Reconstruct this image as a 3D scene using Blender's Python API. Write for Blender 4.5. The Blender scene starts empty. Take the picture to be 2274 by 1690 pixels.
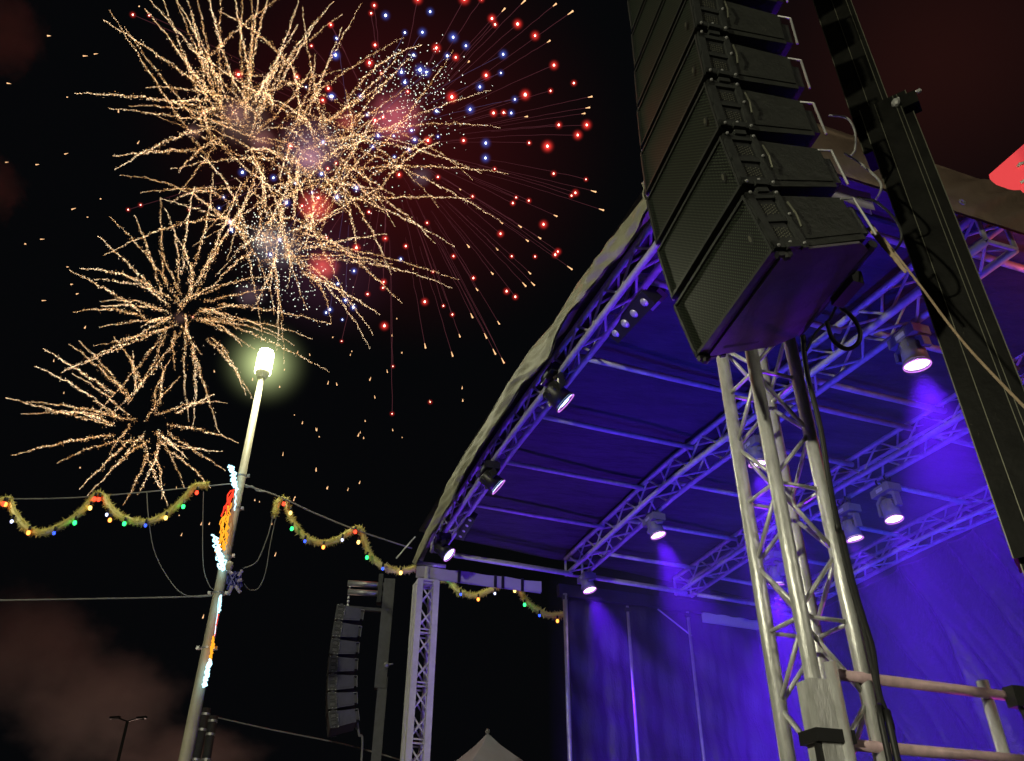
import bpy, math, random
import numpy as np
from mathutils import Vector, Matrix
rnd = random.Random(7)
sc = bpy.context.scene
col = sc.collection
R = math.radians

# ------------------------------------------------------------------ camera
PITCH, ROLL, FPX, EYE = R(33.638), R(0.364), 1861.1, 1.6
_f = np.array([0, math.cos(PITCH), math.sin(PITCH)]); _u = np.array([0, -math.sin(PITCH), math.cos(PITCH)]); _x = np.array([1., 0, 0])
CR = math.cos(ROLL) * _x + math.sin(ROLL) * _u
CU = -math.sin(ROLL) * _x + math.cos(ROLL) * _u
CAM = np.array([0, 0, EYE])
cd = bpy.data.cameras.new('camera'); cam = bpy.data.objects.new('camera', cd); col.objects.link(cam)
cam.matrix_world = Matrix([[CR[0], CU[0], -_f[0], 0], [CR[1], CU[1], -_f[1], 0], [CR[2], CU[2], -_f[2], EYE], [0, 0, 0, 1]])
cd.sensor_width = 36; cd.lens = FPX / 2274 * 36; cd.clip_end = 3000; cd.clip_start = 0.05
sc.camera = cam

# ------------------------------------------------------------------ sky
w = bpy.data.worlds.new('World'); sc.world = w; w.use_nodes = True
nt = w.node_tree; bg = nt.nodes['Background']
sky = nt.nodes.new('ShaderNodeTexSky'); sky.sky_type = 'NISHITA'; sky.sun_disc = False
sky.sun_elevation = R(-6.5); sky.sun_rotation = R(150)
add = nt.nodes.new('ShaderNodeVectorMath'); add.operation = 'MULTIPLY_ADD'; nt.links.new(sky.outputs[0], add.inputs[0]); add.inputs[1].default_value = (.6, .6, .6); add.inputs[2].default_value = (.024, .027, .034)
nt.links.new(add.outputs[0], bg.inputs[0]); bg.inputs[1].default_value = 0.07
sc.view_settings.view_transform = 'Standard'; sc.view_settings.look = 'None'
sc.view_settings.exposure = 0; sc.view_settings.gamma = 1
sc.cycles.max_bounces = 6; sc.cycles.transparent_max_bounces = 24; sc.cycles.volume_bounces = 0
sc.cycles.sample_clamp_indirect = 4
sc.cycles.caustics_reflective = False; sc.cycles.caustics_refractive = False

def lamp(name, kind, loc, energy, color, **kw):
    d = bpy.data.lights.new(name, kind); d.energy = energy; d.color = color
    for k, v in kw.items():
        if k != 'aim': setattr(d, k, v)
    o = bpy.data.objects.new(name, d); col.objects.link(o); o.location = tuple(loc)
    if 'aim' in kw:
        o.rotation_euler = (Vector(kw['aim']) - Vector(loc)).to_track_quat('-Z', 'Y').to_euler()
    return o

# ------------------------------------------------------------------ measuring: site survey helpers
def ray(a, b): return _f + CR * (a - 1137) / FPX - CU * (b - 845) / FPX
def hd(a, b, h): d = ray(a, b); return CAM + d * h / math.hypot(d[0], d[1])
def pl(a, b, Q, n): d = ray(a, b); return CAM + d * (((Q - CAM) @ n) / (d @ n))
aL, aD = R(-18.49), R(71.51)
L = np.array([math.sin(aL), math.cos(aL), 0]); D = np.array([math.sin(aD), math.cos(aD), 0]); Z = np.array([0, 0, 1.])
S = 1.25
N0 = hd(1847, 1660, 3.3) * [1, 1, 0]
def ST(l, d, z):                      # stage frame: l along the front to the far tower, d to the back
    return CAM + S * (N0 + l * L + d * D + z * Z - CAM)
def STground(l, d): p = ST(l, d, 0); return np.array([p[0], p[1], 0.])
def on_d(a, b, d): return pl(a, b, ST(0, d, 0), D)
def on_l(a, b, l): return pl(a, b, ST(l, 0, 0), L)
def unST(p): q = (np.array(p) - CAM) / S + CAM - N0; return q @ L, q @ D, q[2]

# ------------------------------------------------------------------ materials
def mat(name, color, rough=.6, metal=0., emis=None, es=0., noise=0., nscale=8., bump=0., spec=None, stretch=None):
    m = bpy.data.materials.new(name); m.use_nodes = True
    t = m.node_tree; b = t.nodes['Principled BSDF']
    b.inputs['Base Color'].default_value = (*color, 1); b.inputs['Roughness'].default_value = rough
    b.inputs['Metallic'].default_value = metal
    if spec is not None: b.inputs['Specular IOR Level'].default_value = spec
    if emis: b.inputs['Emission Color'].default_value = (*emis, 1); b.inputs['Emission Strength'].default_value = es
    if noise or bump:
        tc = t.nodes.new('ShaderNodeTexCoord'); n = t.nodes.new('ShaderNodeTexNoise'); n.inputs['Scale'].default_value = nscale
        n.inputs['Detail'].default_value = 6; n.inputs['Roughness'].default_value = .65
        src = tc.outputs['Object']
        if stretch:
            mp = t.nodes.new('ShaderNodeMapping'); mp.inputs['Scale'].default_value = stretch
            t.links.new(src, mp.inputs[0]); src = mp.outputs[0]
        t.links.new(src, n.inputs['Vector'])
    if noise:
        r = t.nodes.new('ShaderNodeValToRGB')
        r.color_ramp.elements[0].position = .3; r.color_ramp.elements[1].position = .7
        r.color_ramp.elements[0].color = (*[c * (1 - noise) for c in color], 1)
        r.color_ramp.elements[1].color = (*[min(1, c * (1 + noise)) for c in color], 1)
        t.links.new(n.outputs[0], r.inputs[0]); t.links.new(r.outputs[0], b.inputs['Base Color'])
    if bump:
        bp = t.nodes.new('ShaderNodeBump'); bp.inputs['Strength'].default_value = bump; bp.inputs['Distance'].default_value = .05
        t.links.new(n.outputs[0], bp.inputs['Height']); t.links.new(bp.outputs[0], b.inputs['Normal'])
    return m
def emi(name, color, s):
    m = bpy.data.materials.new(name); m.use_nodes = True; t = m.node_tree
    t.nodes.remove(t.nodes['Principled BSDF']); e = t.nodes.new('ShaderNodeEmission')
    e.inputs[0].default_value = (*color, 1); e.inputs[1].default_value = s
    t.links.new(e.outputs[0], t.nodes['Material Output'].inputs[0]); return m
def halo_mat(name, color, s, power=2.5, noise=0.):
    """emission painting a glow that thins out from its centre (a unit sphere's volume)"""
    m = bpy.data.materials.new(name); m.use_nodes = True; t = m.node_tree
    t.nodes.remove(t.nodes['Principled BSDF']); e = t.nodes.new('ShaderNodeEmission')
    tc = t.nodes.new('ShaderNodeTexCoord'); ln = t.nodes.new('ShaderNodeVectorMath'); ln.operation = 'LENGTH'
    t.links.new(tc.outputs['Object'], ln.inputs[0])
    a = t.nodes.new('ShaderNodeMath'); a.operation = 'SUBTRACT'; a.inputs[0].default_value = 1; a.use_clamp = True
    t.links.new(ln.outputs['Value'], a.inputs[1])
    last = a.outputs[0]
    if noise:
        n = t.nodes.new('ShaderNodeTexNoise'); n.inputs['Scale'].default_value = 2.2; n.inputs['Detail'].default_value = 5
        t.links.new(tc.outputs['Object'], n.inputs['Vector'])
        q = t.nodes.new('ShaderNodeMath'); q.operation = 'MULTIPLY_ADD'; q.inputs[1].default_value = noise; q.inputs[2].default_value = -noise * .5
        t.links.new(n.outputs[0], q.inputs[0])
        s2 = t.nodes.new('ShaderNodeMath'); s2.operation = 'ADD'; s2.use_clamp = True
        t.links.new(last, s2.inputs[0]); t.links.new(q.outputs[0], s2.inputs[1])
        mm = t.nodes.new('ShaderNodeMath'); mm.operation = 'MULTIPLY'; t.links.new(s2.outputs[0], mm.inputs[0])
        mn = t.nodes.new('ShaderNodeMath'); mn.operation = 'MULTIPLY'; mn.inputs[1].default_value = 3; mn.use_clamp = True
        t.links.new(last, mn.inputs[0]); t.links.new(mn.outputs[0], mm.inputs[1]); last = mm.outputs[0]
    p = t.nodes.new('ShaderNodeMath'); p.operation = 'POWER'; p.inputs[1].default_value = power; t.links.new(last, p.inputs[0])
    k = t.nodes.new('ShaderNodeMath'); k.operation = 'MULTIPLY'; k.inputs[1].default_value = s; t.links.new(p.outputs[0], k.inputs[0])
    e.inputs[0].default_value = (*color, 1); t.links.new(k.outputs[0], e.inputs[1])
    t.links.new(e.outputs[0], t.nodes['Material Output'].inputs['Volume']); return m

M = {}
M['alu'] = mat('brushed_aluminium', (.86, .86, .83), .34, .35, noise=.42, nscale=16, bump=.2, stretch=(1, 1, .25))
M['alu_roof'] = mat('roof_aluminium', (.5, .5, .54), .5, .1, noise=.2, nscale=14)
M['alu_far'] = mat('pale_aluminium', (.68, .67, .7), .5, .1, noise=.15, nscale=6)
M['canopy'] = mat('canopy_fabric', (.045, .04, .055), .65, noise=.45, nscale=1.6, bump=.9, stretch=(1, 3, 1))
M['fascia'] = mat('tarpaulin', (.27, .265, .19), .6, noise=.35, nscale=2.0, bump=.4)
M['flap'] = mat('dark_tarpaulin', (.24, .17, .12), .5, noise=.3, nscale=2.2, bump=.4)
M['rail'] = mat('rose_tube', (.72, .5, .54), .45, .1, noise=.25, nscale=12)  # pinkish base colour for the guard rail tubes
M['drape'] = mat('black_stage_drape', (.008, .008, .022), .5, noise=.5, nscale=2.2, bump=.6, stretch=(2, 2, .6))
M['backdrape'] = mat('black_plastic_backdrop', (.005, .005, .014), .33, noise=.5, nscale=3.5, bump=.9, stretch=(1, 1, .8), spec=.8)
M['eave'] = mat('grey_vinyl', (.45, .42, .5), .5, noise=.12, nscale=2)
M['black'] = mat('black_plastic', (.022, .023, .022), .42, noise=.3, nscale=12)
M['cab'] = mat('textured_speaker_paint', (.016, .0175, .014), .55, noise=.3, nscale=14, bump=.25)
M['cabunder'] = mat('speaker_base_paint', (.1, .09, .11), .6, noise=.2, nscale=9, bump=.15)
M['rig'] = mat('rigging_steel', (.035, .037, .035), .45, .3, noise=.3, nscale=20)
M['rubber'] = mat('cable_rubber', (.012, .012, .013), .5)
M['mast'] = mat('black_lift_paint', (.006, .006, .005), .5, 0., spec=.1, noise=.5, nscale=7, bump=.1)
M['edge'] = mat('edge_highlight_and_fittings', (.17, .17, .13), .35, .6)
M['greymast'] = mat('grey_lift_steel', (.07, .072, .075), .5, .3, noise=.2)
M['farcab'] = mat('grey_speaker_paint', (.07, .07, .11), .5, noise=.2, nscale=9)
M['steel'] = mat('galvanised_steel', (.5, .5, .5), .4, .6, noise=.2)
M['strap'] = mat('webbing', (.34, .25, .16), .7, noise=.2, nscale=30)
M['pole'] = mat('pole_paint', (.6, .56, .42), .55, noise=.12, nscale=5)
M['tinsel'] = mat('gold_tinsel', (.88, .80, .27), .4, .1)
M['wire'] = mat('wire', (.25, .25, .24), .5)
M['tent'] = mat('tent_fabric', (.6, .6, .7), .7, noise=.1, nscale=2)
M['ground'] = mat('asphalt', (.05, .05, .05), .85, noise=.3, nscale=1.5, bump=.3)
M['deck'] = mat('stage_plywood', (.06, .05, .045), .6, noise=.2)
M['glass'] = mat('reflector_glass', (.62, .64, .66), .3, .3, noise=.2, nscale=40)
M['red'] = mat('emissive_red_banner', (.75, .06, .07), .6, emis=(1, .075, .09), es=.55)  # emission stands in for the light falling on the panel
M['white'] = mat('white_letter', (.8, .78, .7), .5)
M['fix'] = mat('fixture_plastic', (.2, .2, .22), .45, noise=.1)
M['rope_white'] = emi('rope_light_ice', (.45, .85, 1.), 2.6)
M['rope_red'] = emi('rope_light_red', (1., .05, .02), 1.6)
M['rope_orange'] = emi('rope_light_orange', (1., .36, .02), 1.5)
M['violet_led'] = emi('violet_led', (.85, .55, 1.), 14)
M['pink_ring'] = emi('lens_rim_glow', (.75, .25, 1.), 1.0)
M['blue_led'] = emi('blue_led', (.4, .6, 1.), 9)
M['lampglow'] = emi('lamp_panel', (1., 1., .62), 16)
for c, rgb in (('red', (1, .05, .02)), ('green', (.03, 1, .18)), ('blue', (.03, .08, 1)), ('yellow', (1, .62, .15)), ('white', (.6, .65, 1)), ('orange', (1, .3, .05))):
    M['b_' + c] = emi('bulb_' + c, rgb, 3.5)

def grille_mat():
    m = mat('perforated_grille', (.085, .095, .078), .42, .3)
    t = m.node_tree; b = t.nodes['Principled BSDF']; tc = t.nodes.new('ShaderNodeTexCoord')
    sep = t.nodes.new('ShaderNodeSeparateXYZ'); t.links.new(tc.outputs['Object'], sep.inputs[0])
    outs = []
    for ax, f in ((0, 330.), (2, 330.)):
        k = t.nodes.new('ShaderNodeMath'); k.operation = 'MULTIPLY'; k.inputs[1].default_value = f; t.links.new(sep.outputs[ax], k.inputs[0])
        s = t.nodes.new('ShaderNodeMath'); s.operation = 'SINE'; t.links.new(k.outputs[0], s.inputs[0]); outs.append(s)
    a = t.nodes.new('ShaderNodeMath'); a.operation = 'MULTIPLY'; t.links.new(outs[0].outputs[0], a.inputs[0]); t.links.new(outs[1].outputs[0], a.inputs[1])
    r = t.nodes.new('ShaderNodeValToRGB'); r.color_ramp.elements[0].position = .6; r.color_ramp.elements[1].position = .8
    r.color_ramp.elements[0].color = (.003, .003, .003, 1); r.color_ramp.elements[1].color = (.07, .09, .06, 1)
    h = t.nodes.new('ShaderNodeMath'); h.operation = 'MULTIPLY_ADD'; h.inputs[1].default_value = .5; h.inputs[2].default_value = .5
    t.links.new(a.outputs[0], h.inputs[0]); t.links.new(h.outputs[0], r.inputs[0]); t.links.new(r.outputs[0], b.inputs['Base Color'])
    return m
M['grille'] = grille_mat()

# ------------------------------------------------------------------ mesh building
class MB:
    def __init__(s): s.v = []; s.f = []; s.m = []
    def add(s, vs, fs, mi=0):
        o = len(s.v); s.v += [tuple(map(float, q)) for q in vs]; s.f += [tuple(i + o for i in f) for f in fs]; s.m += [mi] * len(fs)
    def box(s, c, ax, ay, az, mi=0):          # centre and three half-extent vectors
        c, ax, ay, az = map(lambda q: np.array(q, float), (c, ax, ay, az))
        vs = [c + i * ax + j * ay + k * az for i in (-1, 1) for j in (-1, 1) for k in (-1, 1)]
        s.add(vs, [(0, 1, 3, 2), (4, 6, 7, 5), (0, 4, 5, 1), (2, 3, 7, 6), (0, 2, 6, 4), (1, 5, 7, 3)], mi)
    def tube(s, pts, r, n=8, mi=0, cap=True, r2=None):
        pts = [np.array(p, float) for p in pts]; m = len(pts); rings = []
        ref = None
        for i, p in enumerate(pts):
            t = pts[min(i + 1, m - 1)] - pts[max(i - 1, 0)]; t = t / (np.linalg.norm(t) + 1e-12)
            if ref is None:
                ref = np.array([0, 0, 1.]) if abs(t[2]) < .9 else np.array([1., 0, 0])
            a = np.cross(t, ref); a /= np.linalg.norm(a); b = np.cross(a, t); ref = b
            rr = r if r2 is None else r + (r2 - r) * i / (m - 1)
            rings.append([p + rr * (math.cos(2 * math.pi * k / n) * a + math.sin(2 * math.pi * k / n) * b) for k in range(n)])
        vs = [q for g in rings for q in g]
        fs = [(i * n + k, i * n + (k + 1) % n, (i + 1) * n + (k + 1) % n, (i + 1) * n + k) for i in range(m - 1) for k in range(n)]
        if cap: fs += [tuple(range(n))[::-1], tuple((m - 1) * n + k for k in range(n))]
        s.add(vs, fs, mi)
    def ball(s, c, r, n=8, mi=0, sq=(1, 1, 1)):
        c = np.array(c, float); vs = []; k = n // 2
        for i in range(k + 1):
            th = math.pi * i / k
            for j in range(n):
                ph = 2 * math.pi * j / n
                vs.append(c + r * np.array([math.sin(th) * math.cos(ph) * sq[0], math.sin(th) * math.sin(ph) * sq[1], math.cos(th) * sq[2]]))
        s.add(vs, [(i * n + j, (i + 1) * n + j, (i + 1) * n + (j + 1) % n, i * n + (j + 1) % n) for i in range(k) for j in range(n)], mi)
    def grid(s, fn, nu, nv, mi=0):
        vs = [fn(i / nu, j / nv) for i in range(nu + 1) for j in range(nv + 1)]
        s.add(vs, [(i * (nv + 1) + j, (i + 1) * (nv + 1) + j, (i + 1) * (nv + 1) + j + 1, i * (nv + 1) + j + 1) for i in range(nu) for j in range(nv)], mi)
    def build(s, name, mats, parent=None, smooth=False, outward=False):
        me = bpy.data.meshes.new(name); me.from_pydata(s.v, [], s.f)
        for q in (mats if isinstance(mats, (list, tuple)) else [mats]): me.materials.append(q)
        me.polygons.foreach_set('material_index', s.m)
        if smooth: me.polygons.foreach_set('use_smooth', [True] * len(s.f))
        me.update()
        if outward:
            import bmesh
            b_ = bmesh.new(); b_.from_mesh(me); bmesh.ops.recalc_face_normals(b_, faces=b_.faces); b_.to_mesh(me); b_.free()
        o = bpy.data.objects.new(name, me); col.objects.link(o)
        if parent is not None:
            o.parent = parent; p = parent; off = Vector((0, 0, 0))
            o.matrix_parent_inverse = world_of(parent).inverted()
        return o
def world_of(o):
    m = o.matrix_basis.copy()
    if o.parent is not None: m = world_of(o.parent) @ o.matrix_parent_inverse @ m
    return m
def tag(o, label=None, cat=None, group=None, kind=None):
    for k, v in (('label', label), ('category', cat), ('group', group), ('kind', kind)):
        if v: o[k] = v
    return o
def empty(name, loc, label, cat, group=None, mw=None):
    o = bpy.data.objects.new(name, None); col.objects.link(o); o.empty_display_size = .1
    if mw is not None: o.matrix_world = mw
    else: o.location = tuple(map(float, loc))
    return tag(o, label, cat, group)
def part(mb, name, mats, parent, label=None, smooth=False):
    o = mb.build(name, mats, parent, smooth)
    if label: o['label'] = label
    return o
def share(src, parent, mw):           # a copy of a mesh object placed by matrix under a parent (mesh in local coordinates)
    o = src.copy(); col.objects.link(o); o.parent = parent
    o.matrix_parent_inverse = world_of(parent).inverted(); o.matrix_basis = mw; return o

def lace(mb, A, B, P, pitch, r, phase=0, ring=False):
    """zigzag between chord lines A(t) and B(t); P = length parameter list"""
    k = 0
    for t0, t1 in zip(P[:-1], P[1:]):
        a, b = (A, B) if (k + phase) % 2 == 0 else (B, A)
        mb.tube([a(t0), b(t1)], r, 6, cap=False); k += 1

# ================================================================== SETTING
g = MB(); g.add([(-1500, -1500, 0), (1500, -1500, 0), (1500, 1500, 0), (-1500, 1500, 0)], [(0, 1, 2, 3)])
tag(g.build('ground', M['ground']), kind='structure')

# ---------------- stage deck
c = ST(3.3, 2.4, 0); c[2] = .6
mb = MB(); mb.box(c, L * 4.0, D * 3.2, Z * .6); deck = mb.build('stage_deck', M['deck'])
tag(deck, 'dark stage deck under the canopy', 'stage floor'); DECK = 1.2

# ================================================================== STAGE CANOPY
root = empty('stage_canopy', STground(3.3, 2.4), 'large arched stage canopy on aluminium trusses, lit violet and blue from inside', 'stage roof')
CH = .032
def zprof(l, z4, slope):      # underside line of the roof: level on the far half, dropping to the near side
    return z4 - (slope * (4 - l) if l < 4 else -.0 * (l - 4))
def roof_truss(d0, z4, slope, h, wd, label, l0=-.04, l1=6.55, pitch=.27):
    n = 14; ls = [l0 + (l1 - l0) * i / n for i in range(n + 1)]
    def line(dd, dz): return lambda l: ST(l, d0 + dd, zprof(l, z4, slope) - dz)
    T1, T2, B1, B2 = line(0, 0), line(wd, 0), line(0, h), line(wd, h)
    m = MB(); P = [l0 + pitch * i for i in range(int((l1 - l0) / pitch) + 1)]
    for a, b, ph in ((T1, B1, 0), (T2, B2, 1), (B1, B2, 0), (T1, T2, 1)): lace(m, a, b, P, pitch, .0125, ph)
    for a, b in ((T1, T2), (T2, B2), (B2, B1), (B1, T1)):
        for l in (l0, l1): m.tube([a(l), b(l)], .02, 6)
    o = part(m, 'truss', M['alu_roof'], root, label)
    for q in (T1, T2, B1, B2):
        mm = MB(); mm.tube([q(l) for l in ls], CH, 8); part(mm, 'chord', M['alu_roof'], o, smooth=True)
    return T1, T2, B1, B2
roof_truss(.05, 5.62, .062, .205, .12, 'front truss under the tarpaulin edge', l0=.1, l1=6.62, pitch=.25)
roof_truss(1.73, 5.515, .075, .205, .22, 'first inner truss')
roof_truss(3.23, 5.45, .055, .205, .22, 'second inner truss')
roof_truss(4.72, 5.36, .05, .2, .22, 'rear truss')

def zc(l, d):                       # canopy underside
    return zprof(l, 5.68, .065) - .062 * d
# purlins
for d0, d1, lsx in ((.1, 1.75, (.3, 1.25, 2.33, 3.38, 4.38, 5.42)), (1.9, 3.25, (.2, 1.15, 1.88, 2.24, 3.05, 4.1, 5.1, 6.05)), (3.4, 4.75, (.2, 1.2, 2.2, 3.2, 4.2, 5.2, 6.1))):
    for l in lsx:
        za, zb = (5.52, 5.47) if d0 < 1 else ((5.44, 5.41) if d0 < 3 else (5.36, 5.3))
        sl = zprof(l, 0, .07)
        m = MB(); m.tube([ST(l, d0, za + sl), ST(l, (d0 + d1) / 2, (za + zb) / 2 + sl - .004), ST(l, d1, zb + sl)], .031, 8)
        part(m, 'purlin', M['alu_roof'], root, smooth=True)
for dl, dz in ((0, 0), (.1, -.06)):   # twin eave pipes on the far side
    for a, b in ((.25, 1.72), (1.95, 3.25), (3.4, 4.75)):
        m = MB(); m.tube([ST(6.42 - dl, a, 5.34 + dz - .03 * a), ST(6.42 - dl, b, 5.34 + dz - .03 * b)], .03, 8)
        part(m, 'purlin', M['alu_roof'], root, smooth=True)
# canopy sheet: two skins joined along the rim, sagging between the purlins
def nz(x, y): return math.sin(3.1 * x + 1.3 * math.sin(2.2 * y)) * math.cos(2.3 * y + .8 * math.sin(3.7 * x))
def crown(l):
    return float(np.interp(l, [0, .8, 1.5, 3, 4.5, 5.7, 6.7], [5.3, 5.5, 5.62, 5.76, 5.84, 5.76, 5.5]))
m = MB()
m.grid(lambda u, v: ST(-.08 + 6.8 * u, -.1 + 5.15 * v, zc(-.08 + 6.8 * u, 5.15 * v) + .012 * nz(6.8 * u, 5.15 * v)), 60, 44)
m.grid(lambda u, v: ST(-.08 + 6.8 * u, -.1 + 5.15 * v, max(zc(-.08 + 6.8 * u, 5.15 * v) + .03, crown(6.8 * u) - .09 - .07 * 5.15 * v)), 40, 20)
part(m, 'canopy_sheet', M['canopy'], root, smooth=True)

# front fascia: crumpled tarpaulin edge, outer and inner line surveyed, both on the front plane
def interp(pts, u):
    n = len(pts) - 1; x = min(u * n, n - 1e-6); i = int(x); f = x - i
    return np.array(pts[i]) * (1 - f) + np.array(pts[i + 1]) * f
Zs = 2.899
outp = [(921, 1240), (948, 1178), (973, 1130), (1000, 1066), (1030, 1012), (1079, 939), (1130, 851), (1180, 776), (1231, 719), (1283, 632), (1338, 560), (1390, 493), (1437, 433)]
innp = [(925, 1263), (968, 1180), (1000, 1118), (1022, 1068), (1062, 1016), (1110, 946), (1164, 850), (1218, 802), (1252, 718), (1307, 664), (1340, 607), (1392, 548), (1440, 470)]
O = [unST(on_d(a, b, -.10)) for a, b in outp]; I = [unST(on_d(a, b, -.14)) for a, b in innp]
O += [(l, -.10, z) for l, z in ((.55, 5.50), (.1, 5.36), (-.12, 5.28))]; I += [(l, -.14, z) for l, z in ((.55, 5.38), (.1, 5.22), (-.12, 5.15))]
def fas(u, v):
    a, b = interp(O, u), interp(I, u); b = b * .8 + a * .2; p = a * (1 - v) + b * v
    k = math.sin(math.pi * v)
    p = p + np.array([0, -.03 * k + .014 * math.sin(47 * u + 9 * v) * k + .005 * math.sin(113 * u - 15 * v) + .02 * math.sin(23 * u + 4 * v) * v, 0])
    return ST(*p)
m = MB(); m.grid(fas, 150, 12); m.grid(lambda u, v: fas(u, v) + D * .02, 150, 12)
m.grid(lambda u, v: (lambda a: ST(a[0], -.10 + .1 * v, a[2] + .01 * math.sin(80 * u) - .03 * v))(interp(O, u)), 100, 4)
part(m, 'front_fascia', M['fascia'], root, 'crumpled tarpaulin edge along the roof front', smooth=True)
m = MB(); m.tube([ST(*interp(O, i / 60)) for i in range(61)], .012, 6)
part(m, 'edge_piping', M['fascia'], root, smooth=True)
# near side fascia
def sfas(u, v):
    d = -.12 + 5.2 * u; k = math.sin(math.pi * v)
    z = (5.55 - .05 * d) * (1 - v) + (5.14 - .035 * d) * v
    fold = .05 * math.exp(-((d - 2.0) / .55) ** 2) * math.sin(26 * d + 16 * v) * (1 - v) * min(1, 5 * v) + .012 * math.sin(9 * d + 5 * v) * k
    return ST(-.12 - .05 * k + fold, d, z)
m = MB(); m.grid(sfas, 120, 12); m.grid(lambda u, v: sfas(u, v) + L * .02, 120, 12)
part(m, 'side_fascia', M['flap'], root, 'folded tarpaulin flap on the near side of the roof', smooth=True)
p = on_l(2130, 455, -.17); m = MB(); m.tube([p + .022 * (math.cos(t) * D + math.sin(t) * Z) - L * .03 for t in [i * math.pi / 6 for i in range(13)]], .006, 6)
part(m, 'eyelet', M['steel'], root)
# eave valances (flat vinyl rolls) with straps
def valance(l, d0, d1, z0, z1, hh, label, straps=()):
    m = MB(); m.grid(lambda u, v: ST(l, d0 + (d1 - d0) * u, z0 + (z1 - z0) * u - hh * (v - .5) * 2 + .006 * math.sin(20 * u)), 20, 4)
    m.grid(lambda u, v: ST(l + .03, d0 + (d1 - d0) * u, z0 + (z1 - z0) * u - hh * (v - .5) * 2), 8, 1)
    o = part(m, 'eave_valance', M['eave'], root, label, smooth=True)
    for s_ in straps:
        m = MB(); m.box(ST(l - .006, d0 + (d1 - d0) * s_, z0 + (z1 - z0) * s_), L * .008, D * .02, Z * (hh * S * 1.12)); part(m, 'strap', M['rubber'], o)
valance(6.58, -.12, 1.42, 5.135, 5.125, .068, 'grey vinyl roll over the open bay', (.33, .62, .68, .84))
valance(6.58, 3.6, 4.4, 5.0, 4.98, .06, 'grey vinyl roll at the rear corner')
valance(.0, .2, 1.0, 5.15, 5.12, .07, 'violet lit vinyl roll under the near side flap')
m = MB(); m.box(ST(6.62, 3.2, 5.13), L * .05, D * S * 1.55, Z * .09); part(m, 'drape_header', M['drape'], root)
# tower head stub and cross pipe
m = MB(); m.tube([ST(6.58, .0, 5.0), ST(6.58, 0, 5.2)], .035, 8); part(m, 'tower_socket', M['alu'], root); m = MB(); m.tube([ST(6.58, -.12, 5.235), ST(6.58, .22, 5.235)], .03, 8)
part(m, 'cross_pipe', M['alu'], root, smooth=True)
m = MB(); m.tube([on_l(880, 1240, 6.9), on_l(922, 1192, 6.9)], .012, 6)
part(m, 'corner_spike', M['alu'], root)

# ================================================================== TOWERS
def box_tower(name, l, d, ztop, sp, cr, br, pitch, matl, label, z_first, dbl=False, flat=False):
    base = STground(l, d)
    t = empty(name, base, label, 'truss tower')
    zt = ST(0, 0, ztop)[2]; hw = sp * S / 2
    cn = [base + i * hw * L + j * hw * D for i, j in ((-1, -1), (1, -1), (1, 1), (-1, 1))]
    for q in cn:
        m = MB()
        if flat: m.box(q + Z * zt / 2, L * cr, D * cr, Z * zt / 2)
        else: m.tube([q, q + Z * zt], cr, 14)
        part(m, 'chord', matl, t, smooth=not flat)
    m = MB(); z1 = ST(0, 0, z_first)[2]; pw = pitch * S
    zs = [z1 + pw * k for k in range(-12, 12)]
    for k in range(4):
        a, b = cn[k], cn[(k + 1) % 4]
        for z0 in zs:
            for (za, zb, aa, bb) in ((z0 + .03, z0 + pw / 2, a, b), (z0 + pw / 2, z0 + pw - .03, b, a)):
                if k % 2: aa, bb = bb, aa
                if dbl:
                    if .05 < za and zb < zt: m.tube([aa + Z * za, bb + Z * zb], br, 8)
                    if .05 < za and zb < zt: m.tube([bb + Z * za, aa + Z * zb], br, 8)
                elif .05 < za and zb < zt: m.tube([aa + Z * za, bb + Z * zb], br, 8)
            for dz in ((-.02, .03) if dbl else (0,)):
                if .05 < z0 + dz < zt: m.tube([a + Z * (z0 + dz), b + Z * (z0 + dz)], br, 8)
            if not flat and 0.05 < z0 < zt:
                m.ball(a + Z * z0 + (b - a) * .1, cr * .55, 6)
    part(m, 'lacing', matl, t, smooth=True)
    m = MB(); m.box(base + Z * .02, L * .35, D * .35, Z * .02); part(m, 'base_plate', M['steel'], t)
    m = MB(); m.box(base + Z * zt, L * (hw + .03), D * (hw + .03), Z * .015); part(m, 'top_plate', matl, t)
    return t, cn
near, cn = box_tower('truss_tower', 0, 0, 5.1, .216, .035, .0115, .535, M['alu'], 'scuffed aluminium box truss tower standing right beneath the hanging speaker stack', 2.569)
far, _ = box_tower('truss_tower', 6.58, 0, 5.005, .19, .042, .012, .57, M['alu_far'], 'slim truss tower at the far front corner, lit half white and half violet', 4.42, dbl=True, flat=True)
# sleeve clamp on the near tower: grey square sleeve, black strap, stub pipe, railing
sl = empty('stage_railing', STground(-.12, .2), 'pinkish steel guard rail beside the near truss tower', 'railing')
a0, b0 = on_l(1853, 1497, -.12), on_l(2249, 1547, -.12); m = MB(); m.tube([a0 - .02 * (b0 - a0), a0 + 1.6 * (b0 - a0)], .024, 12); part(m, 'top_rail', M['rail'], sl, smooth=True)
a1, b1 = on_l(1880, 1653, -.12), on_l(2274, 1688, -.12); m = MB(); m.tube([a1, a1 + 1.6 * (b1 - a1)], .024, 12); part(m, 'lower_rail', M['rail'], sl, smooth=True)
for px, py in ((2181, 1512),):
    q = on_l(px, py, -.10); m = MB(); m.tube([[q[0], q[1], DECK], q], .027, 12); part(m, 'post', M['alu'], sl, smooth=True)
q = on_l(1842, 1472, -.14); m = MB(); m.tube([[q[0], q[1], DECK - .2], q], .03, 12); part(m, 'post', M['alu'], sl, smooth=True)
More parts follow.
